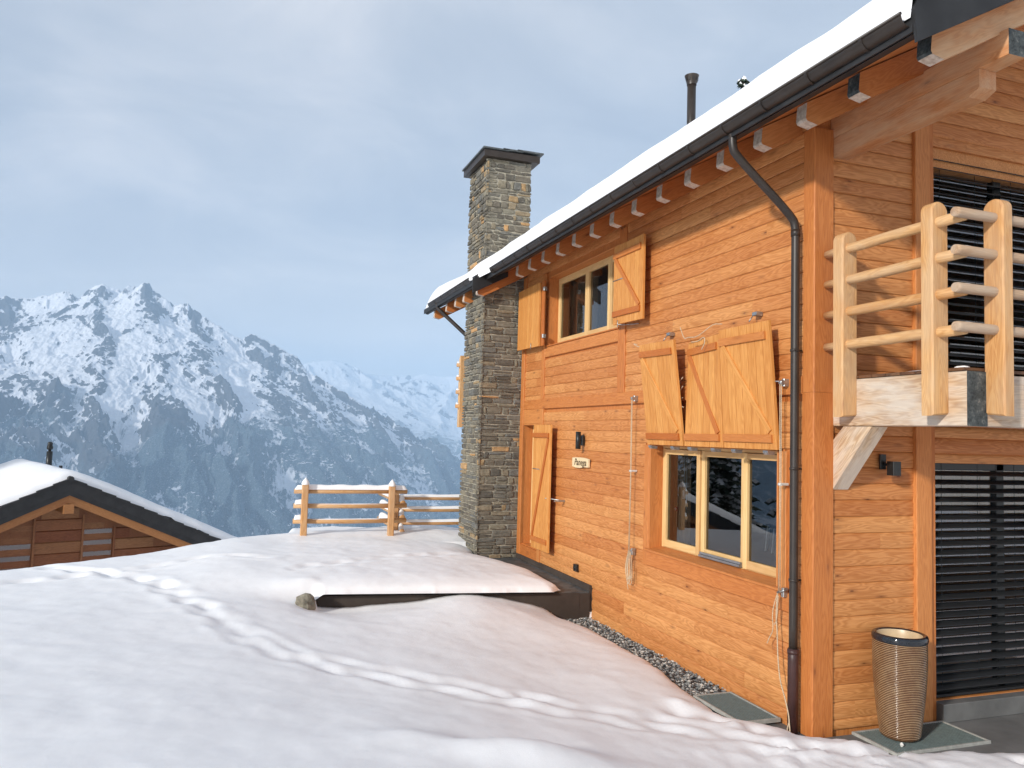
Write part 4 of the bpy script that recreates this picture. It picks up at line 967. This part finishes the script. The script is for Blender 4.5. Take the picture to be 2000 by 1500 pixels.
# --- planter pot
pc = V(5.485, 5.315, .03)
pot = empty('planter_pot', pc, 'tall brown ribbed glazed pot with a dark rim, beside the glass door', 'pot')
M = MB(); prof = [(.0, 0), (.145, 0), (.156, .012)]
zz_ = .02; 
while zz_ < .80:
    t = zz_ / .80; r0 = .156 + .058 * math.sin(min(1, t * 1.02) * math.pi * .56)
    prof += [(r0, zz_), (r0 + .0035, zz_ + .004), (r0 + .0035, zz_ + .0085), (r0, zz_ + .0125)]; zz_ += .0145
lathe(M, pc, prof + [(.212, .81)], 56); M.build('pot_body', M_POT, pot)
M = MB(); lathe(M, pc, [(.212, .80), (.219, .805), (.223, .82), (.223, .845), (.216, .86), (.200, .866), (.184, .86), (.176, .845)], 56); M.build('rim', M_POTR, pot)
M = MB(); lathe(M, pc, [(.180, .855), (.176, .845), (.172, .80), (.165, .72), (.0, .715)], 48); M.build('inner_glaze', M_POTI, pot)
M = MB(); rock(M, (5.33, 5.145, .035), .016, 8); o = M.build('pebble', M_WHITE, None, (5.33, 5.145, .02)); tag(o, 'tiny white pebble at the foot of the ribbed pot', 'pebble')

# --- floor grates
def grate(x0, x1, y0, y1, z, lab):
    e = empty('floor_grate', ((x0 + x1) / 2, (y0 + y1) / 2, z), lab, 'floor grate')
    M = MB()
    for a, b in (((x0, y0), (x1, y0 + .02)), ((x0, y1 - .02), (x1, y1)), ((x0, y0 + .02), (x0 + .02, y1 - .02)), ((x1 - .02, y0 + .02), (x1, y1 - .02))): box(M, (*a, z - .03), (*b, z + .006), 'x' if b[0] - a[0] > b[1] - a[1] else 'y', c=.002)
    M.build('frame', M_GFRAME, e)
    M = MB(); x = x0 + .025
    box(M, (x0 + .02, y0 + .02, z - .03), (x1 - .02, y1 - .02, z - .018), 'x')
    while x < x1 - .025: box(M, (x, y0 + .02, z - .02), (x + .014, y1 - .02, z + .001), 'y', c=.001, tn=1); x += .026
    M.build('bars', M_GRATE, e)
grate(5.16, 6.19, 5.03, 5.52, .018, 'grey-green floor grate with pale frame, under the ribbed pot')
grate(4.33, 4.76, 5.95, 6.70, .02, 'grey floor grate in the snow at the foot of the long wall')
#==PART4==
# ================================================================== fences on the crest
fa = empty('log_fence', (1.23, 14.1, .6), 'front section of pale log fence with three snow-topped rails and two posts', 'fence')
def snowstrip(M, a, b, w, h, seg=24, ends=True):
    """rounded strip of snow lying along a rail"""
    a, b = Vector(a), Vector(b); vs = []; fs = []; d = (b - a).normalized(); s = d.cross(Z_).normalized(); k = 9
    for i in range(seg + 1):
        t = i / seg; p = a.lerp(b, t); e = min(1, t * seg / 1.5, (1 - t) * seg / 1.5) if ends else 1; e = math.sqrt(max(0.0, 1 - (1 - e) ** 2)); hh = h * e * (1 + .07 * math.sin(i * .7 + a.x * 3) + random.uniform(-.03, .03))
        for j in range(k): q = math.pi * j / (k - 1); vs.append(p + s * math.cos(q) * w * (.6 + .4 * e) + Z_ * (math.sin(q) ** .7 * hh - .01))
    for i in range(seg):
        for j in range(k - 1): fs.append((i * k + j, i * k + j + 1, (i + 1) * k + j + 1, (i + 1) * k + j))
    M.add(vs, fs, None, 1.0, 0, True)
FA = {1.405: None, 1.15: None, .885: None}
for zz_ in FA:
    M = MB(); tube(M, [V(1.035, 14.16, zz_), V(2.0, 14.16, zz_ + random.uniform(-.01, .01)), V(3.03, 14.16, zz_)], .043, 12); M.build('rail', M_RAIL, fa)
for xx, top in ((1.215, 1.53), (2.735, 1.51)):
    M = MB(); box(M, (xx - .055, 14.02, .3), (xx + .055, 14.12, top), 'z', c=.012); M.build('post', M_RAIL, fa)
    M = MB(); lathe(M, (xx, 14.07, top - .005), [(.062, 0), (.07, .02), (.055, .055), (.03, .09), (.0, .125)], 14); M.build('snow_cap', M_SNOW, fa)
M = MB(); snowstrip(M, (1.04, 14.16, 1.445), (3.03, 14.16, 1.445), .05, .085, 40); M.build('snow_cap', M_SNOW, fa)
for zz_ in (1.19, .925):
    M = MB(); snowstrip(M, (1.05, 14.16, zz_), (1.19, 14.16, zz_), .045, .08, 8); M.build('snow_cap', M_SNOW, fa)
    M = MB(); snowstrip(M, (1.3, 14.16, zz_ - .005), (2.6, 14.16, zz_ - .005), .03, .012, 20); M.build('snow_cap', M_SNOW, fa)
fb_ = empty('log_fence', (3.0, 14.5, .6), 'lower rear section of log fence with four rails, running behind the stone chimney', 'fence')
for zz_ in (1.255, 1.035, .79, .555):
    M = MB(); tube(M, [V(2.78, 14.5, zz_ + .01), V(3.6, 14.5, zz_), V(5.2, 14.5, zz_ - .01)], .038, 12); M.build('rail', M_RAIL, fb_)
    M = MB(); snowstrip(M, (2.9, 14.5, zz_ + .033), (5.0, 14.5, zz_ + .03), .036, .05, 30); M.build('snow_cap', M_SNOW, fb_)
for zz_ in (1.18, .92, .66):
    M = MB(); tube(M, [V(3.00, 14.30, zz_), V(2.97, 16.6, zz_)], .045, 12); M.build('rail', M_RAIL, fb_)
    M = MB(); snowstrip(M, (3.00, 14.33, zz_ + .03), (2.98, 16.5, zz_ + .03), .055, .13, 20); M.build('snow_cap', M_SNOW, fb_)
M = MB(); box(M, (2.86, 14.42, .2), (2.94, 14.52, 1.36), 'z', c=.01); M.build('post', M_RAIL, fb_)
M = MB(); lathe(M, (2.90, 14.47, 1.355), [(.055, 0), (.06, .02), (.03, .06), (0, .075)], 12); M.build('snow_cap', M_SNOW, fb_)

# ================================================================== lower chalet on the slope
A0 = V(-4.25, 24.83, 0); U0 = V(.929, .370, 0).normalized(); W0 = V(-.370, .929, 0).normalized()
def L(u, z, w=0.0): return A0 + U0 * u + W0 * w + Z_ * z
lc = empty('lower_chalet', L(0, -5, 4), 'smaller dark wooden chalet down the slope with snowy roof, only its gable top showing', 'house')
SL = .462
def prof(M, pts, w0, w1, **kw): extrude(M, A0 + W0 * w0, W0, w1 - w0, U0, Z_, pts, **kw)
M = MB(); prof(M, [(-3.9, -6), (-3.9, -1.27), (0, .53), (3.9, -1.27), (3.9, -6)], .95, 7.2); M.build('wall_core', M_SIDE2, lc)
M = MB()
zr_ = .02; k = 0
PAN = [(-3.85, -1.52), (-.64, .60), (1.45, 3.85)]; SLT = [(-1.52, -.64), (.60, 1.45)]
while zr_ > -3.2:
    hgt = .325; z0_, z1_ = zr_ - hgt, zr_
    for a, b in PAN:
        lim = (.10 - (z0_ + z1_) / 2) / SL - .05
        a2, b2 = max(a, -lim), min(b, lim)
        if b2 - a2 > .05: g = rg(); extrude(M, L(a2, 0, .95), U0, b2 - a2, -W0, Z_, [(0, z0_ + .006), (.03, z0_ + .01), (.036, z1_ - .03), (.01, z1_ - .004), (0, z1_ - .004)], tn=tone(.22), g=g)
    for a, b in SLT:
        lim = (.10 - (z0_ + z1_) / 2) / SL - .05
        a2, b2 = max(a, -lim), min(b, lim)
        if b2 - a2 > .05: extrude(M, L(a2, 0, .97), U0, b2 - a2, -W0, Z_, [(0, z0_ + .006), (.02, z0_ + .01), (.022, z0_ + .17), (0, z0_ + .17)], tn=tone(.22))
    zr_ -= hgt
M.build('siding', M_SIDE2, lc)
for j in range(10):
    for a, b in SLT:
        z_ = .02 - j * .325
        if z_ > .06 - SL * max(abs(a), abs(b)): continue
        wn_ = MB(); box_pts = [L(a + .02, z_ - .15, .935), L(b - .06, z_ - .15, .935), L(b - .06, z_ - .02, .935), L(a + .02, z_ - .02, .935)]
        wn_.add(box_pts, [(0, 1, 2, 3)]); fr_ = wn_.build('window_slot', M_GLASS, lc)
for u_ in (-1.52, -.64, .60, 1.45):
    M = MB(); extrude(M, L(u_, -4, .90), Z_, 4 + .08 - SL * abs(u_), U0, -W0, cbox(.06, .05)); M.build('divider', M_SIDE2, lc)
for sg_ in (-1, 1):
    M = MB(); extrude(M, L(0, 0, .05), W0, .10, U0, Z_, [(0, .44), (sg_ * 3.9, .44 - SL * 3.9), (sg_ * 3.9, .21 - SL * 3.9), (0, .21)])
    M.g = [((Vector(v) - A0).dot(U0) * .9 + v[2] * .4 * -sg_, v[2] * .9 + abs((Vector(v) - A0).dot(U0)) * .42, 0) for v in M.v]; M.build('barge_board', M_BARGE, lc)
M = MB(); extrude(M, L(-.13, 0, .0), U0, .26, -W0, Z_, [(-1, .19), (.02, .19), (.02, -.07), (-1, -.07)]); M.build('ridge_beam', M_BARGE, lc)
M = MB(); prof(M, [(-5.4, .88 - SL * 5.4), (0, .88), (5.4, .88 - SL * 5.4), (5.4, .60 - SL * 5.4), (0, .60), (-5.4, .60 - SL * 5.4)], -.02, 8.0); rf_ = M.build('roof', M_TILE, lc)
M = MB(); prof(M, [(-4.8, .62 - SL * 4.8), (0, .62), (4.8, .62 - SL * 4.8), (4.8, .44 - SL * 4.8), (0, .44), (-4.8, .44 - SL * 4.8)], -.01, .04); M.build('verge', M_BLACK, rf_)
for sg_ in (-1, 1):
    M = MB()
    for i in range(14):
        u0_, u1_ = i * .39, (i + 1) * .39; extrude(M, L(0, 0, -.05), W0, .34, U0, Z_, [(sg_ * u0_, .86 - SL * u0_), (sg_ * u0_, .915 - SL * u0_), (sg_ * (u1_ + .03), .935 - SL * u1_), (sg_ * (u1_ + .03), .86 - SL * u1_)])
    M.build('verge_tiles', M_TILE, rf_)
M = MB(); tube(M, [L(0, .90, -.1), L(0, .90, .5)], .075, 12); M.build('ridge_cap', M_TILE, rf_)
us = np.concatenate([np.linspace(-5.35, -5.1, 5), np.linspace(-5, 5, 60), np.linspace(5.1, 5.35, 5)]); ws = np.concatenate([np.linspace(.06, .5, 8), np.linspace(.6, 7.8, 30), np.linspace(7.85, 8.05, 4)])
UU, WW = np.meshgrid(us, ws); th = .36 + .03 * perlin(UU * .7, WW * .7, 5) + .02 * fbm(UU * 2, WW * 2, 2, 8)
ew = np.sqrt(np.clip(1 - (1 - np.clip((WW - .06 - .03 * perlin(UU * 2, 0 * UU, 2)) / .34, 0, 1)) ** 2, 0, 1)) * np.sqrt(np.clip(1 - (1 - np.clip((8.05 - WW) / .25, 0, 1)) ** 2, 0, 1)); eu = np.sqrt(np.clip(1 - (1 - np.clip((5.35 - np.abs(UU)) / .25, 0, 1)) ** 2, 0, 1))
ZZ = .87 - SL * np.sqrt(UU ** 2 + .06) + th * ew * eu
PX = A0.x + U0.x * UU + W0.x * WW; PY = A0.y + U0.y * UU + W0.y * WW
o = gridmesh('roof_snow', PX, PY, ZZ, M_SNOWR); tag(o, 'smooth snow blanket covering the roof of the lower chalet', 'snow', kind='stuff')
M = MB(); tube(M, [L(.58, .6, 6), L(.58, 1.46, 6)], .095, 16); fp_ = M.build('flue_pipe', M_BLK2, lc)
M = MB(); lathe(M, L(.58, 1.46, 6), [(.05, 0), (.05, .05), (.09, .07), (.10, .14), (.075, .22), (.085, .26), (.06, .32), (0, .33)], 14); M.build('cowl', M_BLK2, fp_)
M = MB(); tube(M, [L(.34, .6, 3), L(.34, 1.12, 3)], .05, 12); M.build('vent_pipe', M_BLK2, lc)

# ================================================================== snowy spruces
M_NEED = plain('snowy_spruce_needles', (.035, .055, .032), .8, 0, .5, 3)
M_BARK = plain('spruce_bark', (.09, .065, .05), .9, 0, .3, 5)
def spruce(h, seed, dens=1.0):
    r_ = random.Random(seed); T = MB(); tube(T, [V(0, 0, -1.5), V(0, 0, h * .5), V(0, 0, h * .98)], [h * .018, h * .010, .01], 8)
    C = MB(); lev = int(h * 2.6)
    for i in range(lev):
        t = i / lev; z = h * (.08 + .91 * t); R = h * .20 * (1 - t) ** .8 * r_.uniform(.75, 1.15) + .12; nb = int(5 + 7 * (1 - t))
        for b in range(nb):
            a = r_.uniform(0, 6.283); dr = V(math.cos(a), math.sin(a), 0); sd_ = V(-dr.y, dr.x, 0); Rb = R * r_.uniform(.65, 1.1); seg = max(2, int(Rb * 4 * dens))
            for s_ in range(seg):
                q0 = s_ / seg; p = dr * Rb * (q0 + .5 / seg) + Z_ * (z - .30 * Rb * q0 ** 1.2 + r_.uniform(-.06, .06)); w = (.12 + .34 * Rb * .5 * (1 - q0 * .7)) * r_.uniform(.7, 1.2); ln = Rb / seg * 1.3
                v = [p - dr * ln * .5 - sd_ * w * .5 - Z_ * .05, p - sd_ * w + dr * ln * .3 - Z_ * .16 * r_.uniform(.5, 1.5), p + dr * ln * .8 - Z_ * .1, p + sd_ * w + dr * ln * .3 - Z_ * .16 * r_.uniform(.5, 1.5), p - dr * ln * .5 + sd_ * w * .5 - Z_ * .05, p + Z_ * .04]
                C.add(v, [(0, 1, 5), (1, 2, 5), (2, 3, 5), (3, 4, 5), (4, 0, 5)], None, 1.0, 0)
                if r_.random() < .62:
                    vv = [x_ + Z_ * .05 + (p - x_) * .28 for x_ in v]; vv[5] = vv[5] + Z_ * .05; C.add(vv, [(0, 1, 5), (1, 2, 5), (2, 3, 5), (3, 4, 5), (4, 0, 5)], None, 1.0, 1)
    return T, C
def tree(pos, h, seed, label, group=None):
    T, C = spruce(h, seed); e = empty('spruce_tree', (0, 0, 0), label, 'tree', group)
    T.build('trunk', M_BARK, e); C.build('crown', [M_NEED, M_SNOW], e); e.location = pos; return e
tree((21.9, 30.4, -1.0), 21.2, 3, 'snow-dusted conifer tip peeking over the chalet roof')
tp = tree((-17, 30, -6.5), 17, 5, 'dark snow-laden spruce on the slope beside the lower chalet', 'spruces on the slope')
for i, (x, y, z, s_) in enumerate(((-13, 34, -8, 1.0), (-21, 35, -8, 1.15), (-16, 40, -11, 1.2), (-24, 30, -6, .9), (-20, 44, -12, 1.3), (-27, 38, -9, 1.2), (-17.5, 47, -14, 1.2), (-30, 31, -6, 1.1), (-24, 22, -2.5, .9))):
    c = tp.copy(); COL.objects.link(c); c.location = (x, y, z); c.rotation_euler.z = i * 1.3; c.scale = (s_, s_, s_)
    for ch_ in list(tp.children): d_ = ch_.copy(); COL.objects.link(d_); d_.parent = c

# ================================================================== mountains
RID = [
 [(-5680, 6981, 46), (-4227, 6792, 337), (-3161, 6691, 569), (-2318, 6711, 782), (-1688, 6690, 908), (-1547, 6724, 914), (-1394, 6707, 952), (-1255, 6683, 995), (-1169, 6699, 954), (-1067, 6665, 1045), (-1000, 6625, 1072), (-886, 6641, 1034), (-848, 6646, 982), (-819, 6599, 1065), (-775, 6605, 1046), (-726, 6560, 1082), (-642, 6569, 1036), (-548, 6527, 981), (-488, 6532, 931), (-431, 6486, 945), (-292, 6443, 851), (-154, 6398, 780), (-47, 6400, 716), (19, 6400, 681), (86, 6449, 731), (156, 6448, 707), (283, 6444, 650), (443, 6435, 565), (535, 6378, 443), (711, 6310, 355), (916, 6182, 213), (1143, 5992, 19), (1373, 5789, -182), (1575, 5582, -370), (1860, 5176, -646)] ,
 [(-154, 6398, 780), (-2, 6200, 549), (148, 5998, 371), (316, 5791, 228), (475, 5630, 114), (602, 5467, -7), (784, 5242, -153), (1016, 4998, -305), (1258, 4736, -444), (1474, 4463, -556)] ,
 [(-726, 6560, 1082), (-658, 6416, 799), (-557, 6275, 597), (-410, 6036, 417), (-263, 5894, 307), (-99, 5649, 145), (23, 5450, -24), (137, 5148, -211), (256, 4893, -381)] ,
 [(-1067, 6665, 1045), (-986, 6475, 781), (-878, 6289, 540), (-691, 6111, 370), (-602, 6020, 286), (-454, 5732, 99), (-390, 5436, -101), (-297, 5091, -307)] ,
 [(-602, 6020, 286), (-690, 5759, 90), (-729, 5451, -110), (-710, 5101, -312)] ,
 [(-1394, 6707, 952), (-1378, 6403, 629), (-1330, 6107, 352), (-1201, 5776, 104), (-965, 5415, -84), (-757, 5044, -280)] ,
 [(-1688, 6690, 908), (-1653, 6183, 409), (-1556, 5691, 56), (-1321, 5442, -94), (-1097, 5185, -233)] ,
 [(-431, 6486, 945), (-370, 6289, 688), (-229, 6096, 488), (-79, 5949, 338), (68, 5700, 118), (204, 5496, -53), (321, 5090, -269)] ,
 [(316, 5791, 228), (360, 5388, -13), (445, 5131, -172), (556, 4919, -320)] ,
 [(602, 4863, -123), (690, 4801, -203), (536, 4770, -249), (415, 4682, -364)] ,
 [(535, 6378, 443), (661, 6064, 148), (824, 5792, -39), (1041, 5502, -210), (1247, 5254, -371)] ,
 [(-3161, 6691, 569), (-2655, 5933, 142), (-2141, 5175, -195)] ,
 [(-4393, 6686, 285), (-3575, 5784, -20), (-2903, 5021, -256)] ,
 [(-819, 6599, 1065), (-805, 6400, 785), (-751, 6205, 540), (-602, 6020, 286)] ,
 [(-1255, 6683, 995), (-1177, 6443, 686), (-1137, 6146, 366), (-978, 5768, 79), (-815, 5540, -81)] ,
]
FAR = [
 [(-507, 13991, 778), (800, 13977, 1040), (1086, 13958, 1135), (1308, 13939, 1192), (1550, 13914, 1222), (1788, 13885, 1171), (2141, 14038, 1019), (2680, 14250, 1024), (3093, 14166, 1021), (3274, 14125, 1095), (3505, 14070, 1056), (3918, 13961, 1062), (4824, 13674, 1150), (6147, 13133, 1072), (8151, 11992, 925)] ,
 [(3918, 13961, 1062), (3156, 12095, 448), (2584, 10692, -43), (2123, 9260, -348)] ,
 [(5273, 13507, 1096), (3865, 11888, 389), (2999, 10583, -30), (2481, 9170, -338)] ,
 [(1921, 13868, 1123), (2132, 12317, 412), (2407, 11245, 96), (2403, 10221, -111)] ,
 [(1086, 13958, 1135), (1345, 12427, 543), (1682, 11376, 147)] ,
]
def massif(name, ridges, az0, az1, nfa, fine, nr, r0, r1, zbase, amp, mat, seed, k1=.52, k2=150, kd=170, sc=1.0):
    fa_, fb2 = fine; az = np.concatenate([np.linspace(az0, fa_, 60, endpoint=False), np.linspace(fa_, fb2, nfa, endpoint=False), np.linspace(fb2, az1, 40)]) if az0 < fa_ else np.linspace(fa_, fb2, nfa)
    t = np.linspace(0, 1, nr); rr = r0 + (r1 - r0) * t
    AZ, RR = np.meshgrid(np.radians(az), rr); X = RR * np.sin(AZ); Y = RR * np.cos(AZ)
    wx = X + sc * 70 * fbm(X / (420 * sc), Y / (420 * sc), 3, seed + 3); wy = Y + sc * 90 * fbm(X / (420 * sc), Y / (420 * sc), 3, seed + 4)
    Z = np.full(X.shape, -1e9); Dm = np.full(X.shape, 1e9)
    for pts in ridges:
        first = pts is ridges[0]
        px, py = (X, Y) if first else (wx, wy)
        for (ax, ay, az_), (bx, by, bz) in zip(pts[:-1], pts[1:]):
            dx, dy = bx - ax, by - ay; tt = np.clip(((px - ax) * dx + (py - ay) * dy) / (dx * dx + dy * dy), 0, 1)
            d = np.hypot(px - ax - tt * dx, py - ay - tt * dy); z = az_ + tt * (bz - az_) + 2.5 - (k1 * d + k2 * sc * (1 - np.exp(-d / (kd * sc))))
            Z = np.maximum(Z, z); Dm = np.minimum(Dm, d)
    Z0_ = Z.copy()
    # gullies run down the face (towards the viewer), rock ribs between them
    rot = (wx * .97 + wy * .22, wy * .97 - wx * .22)
    g = ridged(rot[0] / (360 * sc), rot[1] / (1300 * sc), 5, seed, .5) - 1.0
    g2 = ridged(wx / (150 * sc), wy / (260 * sc), 5, seed + 40, .55) - 1.0
    nz = fbm(X / (60 * sc), Y / (60 * sc), 5, seed + 60, .55)
    wgt = smooth(0, 260 * sc, Dm) * .85 + .15
    Z = Z + amp * (wgt * g + .26 * wgt * g2 + .07 * nz); rib = g + .55 * g2 + .25 * nz
    fl = zbase + 22 * fbm(X / 700, Y / 700, 3, seed + 80)
    Z = np.logaddexp(Z / 40, fl / 40) * 40
    o = gridmesh(name, X, Y, Z, mat); at = o.data.attributes.new('rib', 'FLOAT', 'POINT'); at.data.foreach_set('value', rib.astype(np.float32).ravel()); return o
def rockmat(name, tree_z, sc=1.0, rock=(.07, .072, .078), forest=(.028, .040, .032), snowb=.5):
    m, n = newmat(name); g = n('ShaderNodeTexCoord'); ge = n('ShaderNodeNewGeometry')
    sp = n('ShaderNodeSeparateXYZ', {0: (g, 'Object')}); nz = n('ShaderNodeSeparateXYZ', {0: (ge, 'Normal')})
    a = n('ShaderNodeTexNoise', {'Vector': (g, 'Object'), 'Scale': .0048 / sc, 'Detail': 8.0, 'Roughness': .60})
    mp0 = n('ShaderNodeMapping', {0: (g, 'Object'), 2: (.0, math.radians(-38), 0)}); mp1 = n('ShaderNodeMapping', {0: mp0, 3: (.17, .4, 2.1)})
    mpv = n('ShaderNodeMapping', {0: (g, 'Object'), 3: (1.0, .35, .16)}); vs_ = n('ShaderNodeTexNoise', {'Vector': mpv, 'Scale': .035 / sc, 'Detail': 6.0, 'Roughness': .65, 'Distortion': .5})
    st = n('ShaderNodeTexNoise', {'Vector': mp1, 'Scale': .0075 / sc, 'Detail': 10.0, 'Roughness': .66, 'Distortion': .6})
    big = n('ShaderNodeTexNoise', {'Vector': (g, 'Object'), 'Scale': .0016 / sc, 'Detail': 4.0})
    fn = n('ShaderNodeTexNoise', {'Vector': (g, 'Object'), 'Scale': .05 / sc, 'Detail': 6.0, 'Roughness': .7})
    rb = n('ShaderNodeAttribute', attribute_name='rib')
    s = n.math('ADD', n.math('MULTIPLY', (nz, 2), .95), n.math('MULTIPLY', st, 1.35))
    s = n.math('SUBTRACT', s, n.math('MULTIPLY', (rb, 'Fac'), .46))
    s = n.math('ADD', s, n.math('MULTIPLY', a, .75)); s = n.math('ADD', s, n.math('ADD', n.math('MULTIPLY', fn, .17), .045))
    s = n.math('ADD', s, n.math('MULTIPLY', big, .35))
    alt = n.mr((sp, 2), -600.0, 1200.0, -.10, .05)
    s = n.math('ADD', s, alt); s = n.math('ADD', s, n.math('MULTIPLY', n.math('SUBTRACT', vs_, .5), .9))
    sm = n.mr(s, 1.83 + snowb * .1, 1.93 + snowb * .1)
    # forest below a wandering tree line, cut by snowy gullies
    tl_ = n.math('ADD', (sp, 2), n.math('ADD', n.math('MULTIPLY', n.math('SUBTRACT', big, .5), -1500.0), n.math('MULTIPLY', n.math('SUBTRACT', a, .5), -700.0)))
    fm = n.mr(tl_, tree_z - 60, tree_z + 90, 1.0, 0.0)
    clear = n.mr(n.math('SUBTRACT', n.math('ADD', n.math('MULTIPLY', (nz, 2), .3), n.math('ADD', n.math('MULTIPLY', a, .8), n.math('ADD', n.math('MULTIPLY', fn, .45), n.math('MULTIPLY', n.math('SUBTRACT', vs_, .5), .9)))), n.math('MULTIPLY', (rb, 'Fac'), .34)), .95, 1.07)
    fm2 = n.math('MULTIPLY', fm, n.math('SUBTRACT', 1.0, n.math('MAXIMUM', n.math('MULTIPLY', clear, .85), n.math('MULTIPLY', n.mr((nz, 2), .90, .97), n.mr(a, .44, .52)))))
    rk = n.ramp(fn, [(.3, tuple(v * .6 for v in rock)), (.7, tuple(v * 1.6 for v in rock))])
    c = n.mix(sm, rk, (.80, .82, .86))
    ft = n.ramp(n('ShaderNodeTexNoise', {'Vector': (g, 'Object'), 'Scale': .14 / sc, 'Detail': 4.0, 'Roughness': .75}), [(.38, forest), (.54, tuple(v * 2.1 for v in forest)), (.70, (.34, .37, .40))])
    c = n.mix(fm2, c, ft)
    b_ = finish(n, c, .9, n.math('ADD', a, n.math('MULTIPLY', fn, .3)), .9, 30.0 * sc, .1); return m
o = massif('mountain', RID, -60, 30, 700, (-15.5, 17.5), 620, 3700, 8300, -585, 140, rockmat('alpine_face', -60, forest=(.035, .055, .068)), 5); tag(o, kind='structure')
o = massif('far_mountain', FAR, -1, 33, 420, (0, 22), 260, 8000, 15800, -520, 120, rockmat('far_alpine_face', -100, 2.0, snowb=-.55), 25, k1=.30, k2=110, kd=200, sc=1.9); tag(o, kind='structure')
# valley floor and the forested flank below the village
vx = np.linspace(-9000, 9000, 120); vy = np.concatenate([np.linspace(150, 4200, 80), np.linspace(4400, 16500, 20)]); VX, VY = np.meshgrid(vx, vy)
VZ = -60 - .30 * np.clip(VY - 150, 0, 2200) + 30 * fbm(VX / 500, VY / 500, 4, 90); VZ = np.maximum(VZ, -700); VZ = np.where(VY > 4300, -760, VZ)
o = gridmesh('valley', VX, VY, VZ, bpy.data.materials['alpine_face']); tag(o, kind='structure')

# ================================================================== mountain haze
m, n = newmat('haze_air'); n.nt.nodes.clear()
pv = n('ShaderNodeVolumePrincipled', {'Color': (.56, .77, 1.0, 1), 'Density': 1.15e-4, 'Anisotropy': -.25})
ou = n('ShaderNodeOutputMaterial'); n.nt.links.new(pv.outputs[0], ou.inputs['Volume'])
M = MB(); x0, x1, y0, y1, z0, z1 = -14500, 14500, -800, 16800, -1300, 1420
M.add([(x0, y0, z0), (x1, y0, z0), (x1, y1, z0), (x0, y1, z0), (x0, y0, z1), (x1, y0, z1), (x1, y1, z1), (x0, y1, z1)], [(3, 2, 1, 0), (4, 5, 6, 7), (0, 1, 5, 4), (1, 2, 6, 5), (2, 3, 7, 6), (3, 0, 4, 7)])
o = M.build('haze', m); tag(o, 'thin blue mountain air between the camera and the peaks', 'haze', kind='stuff')
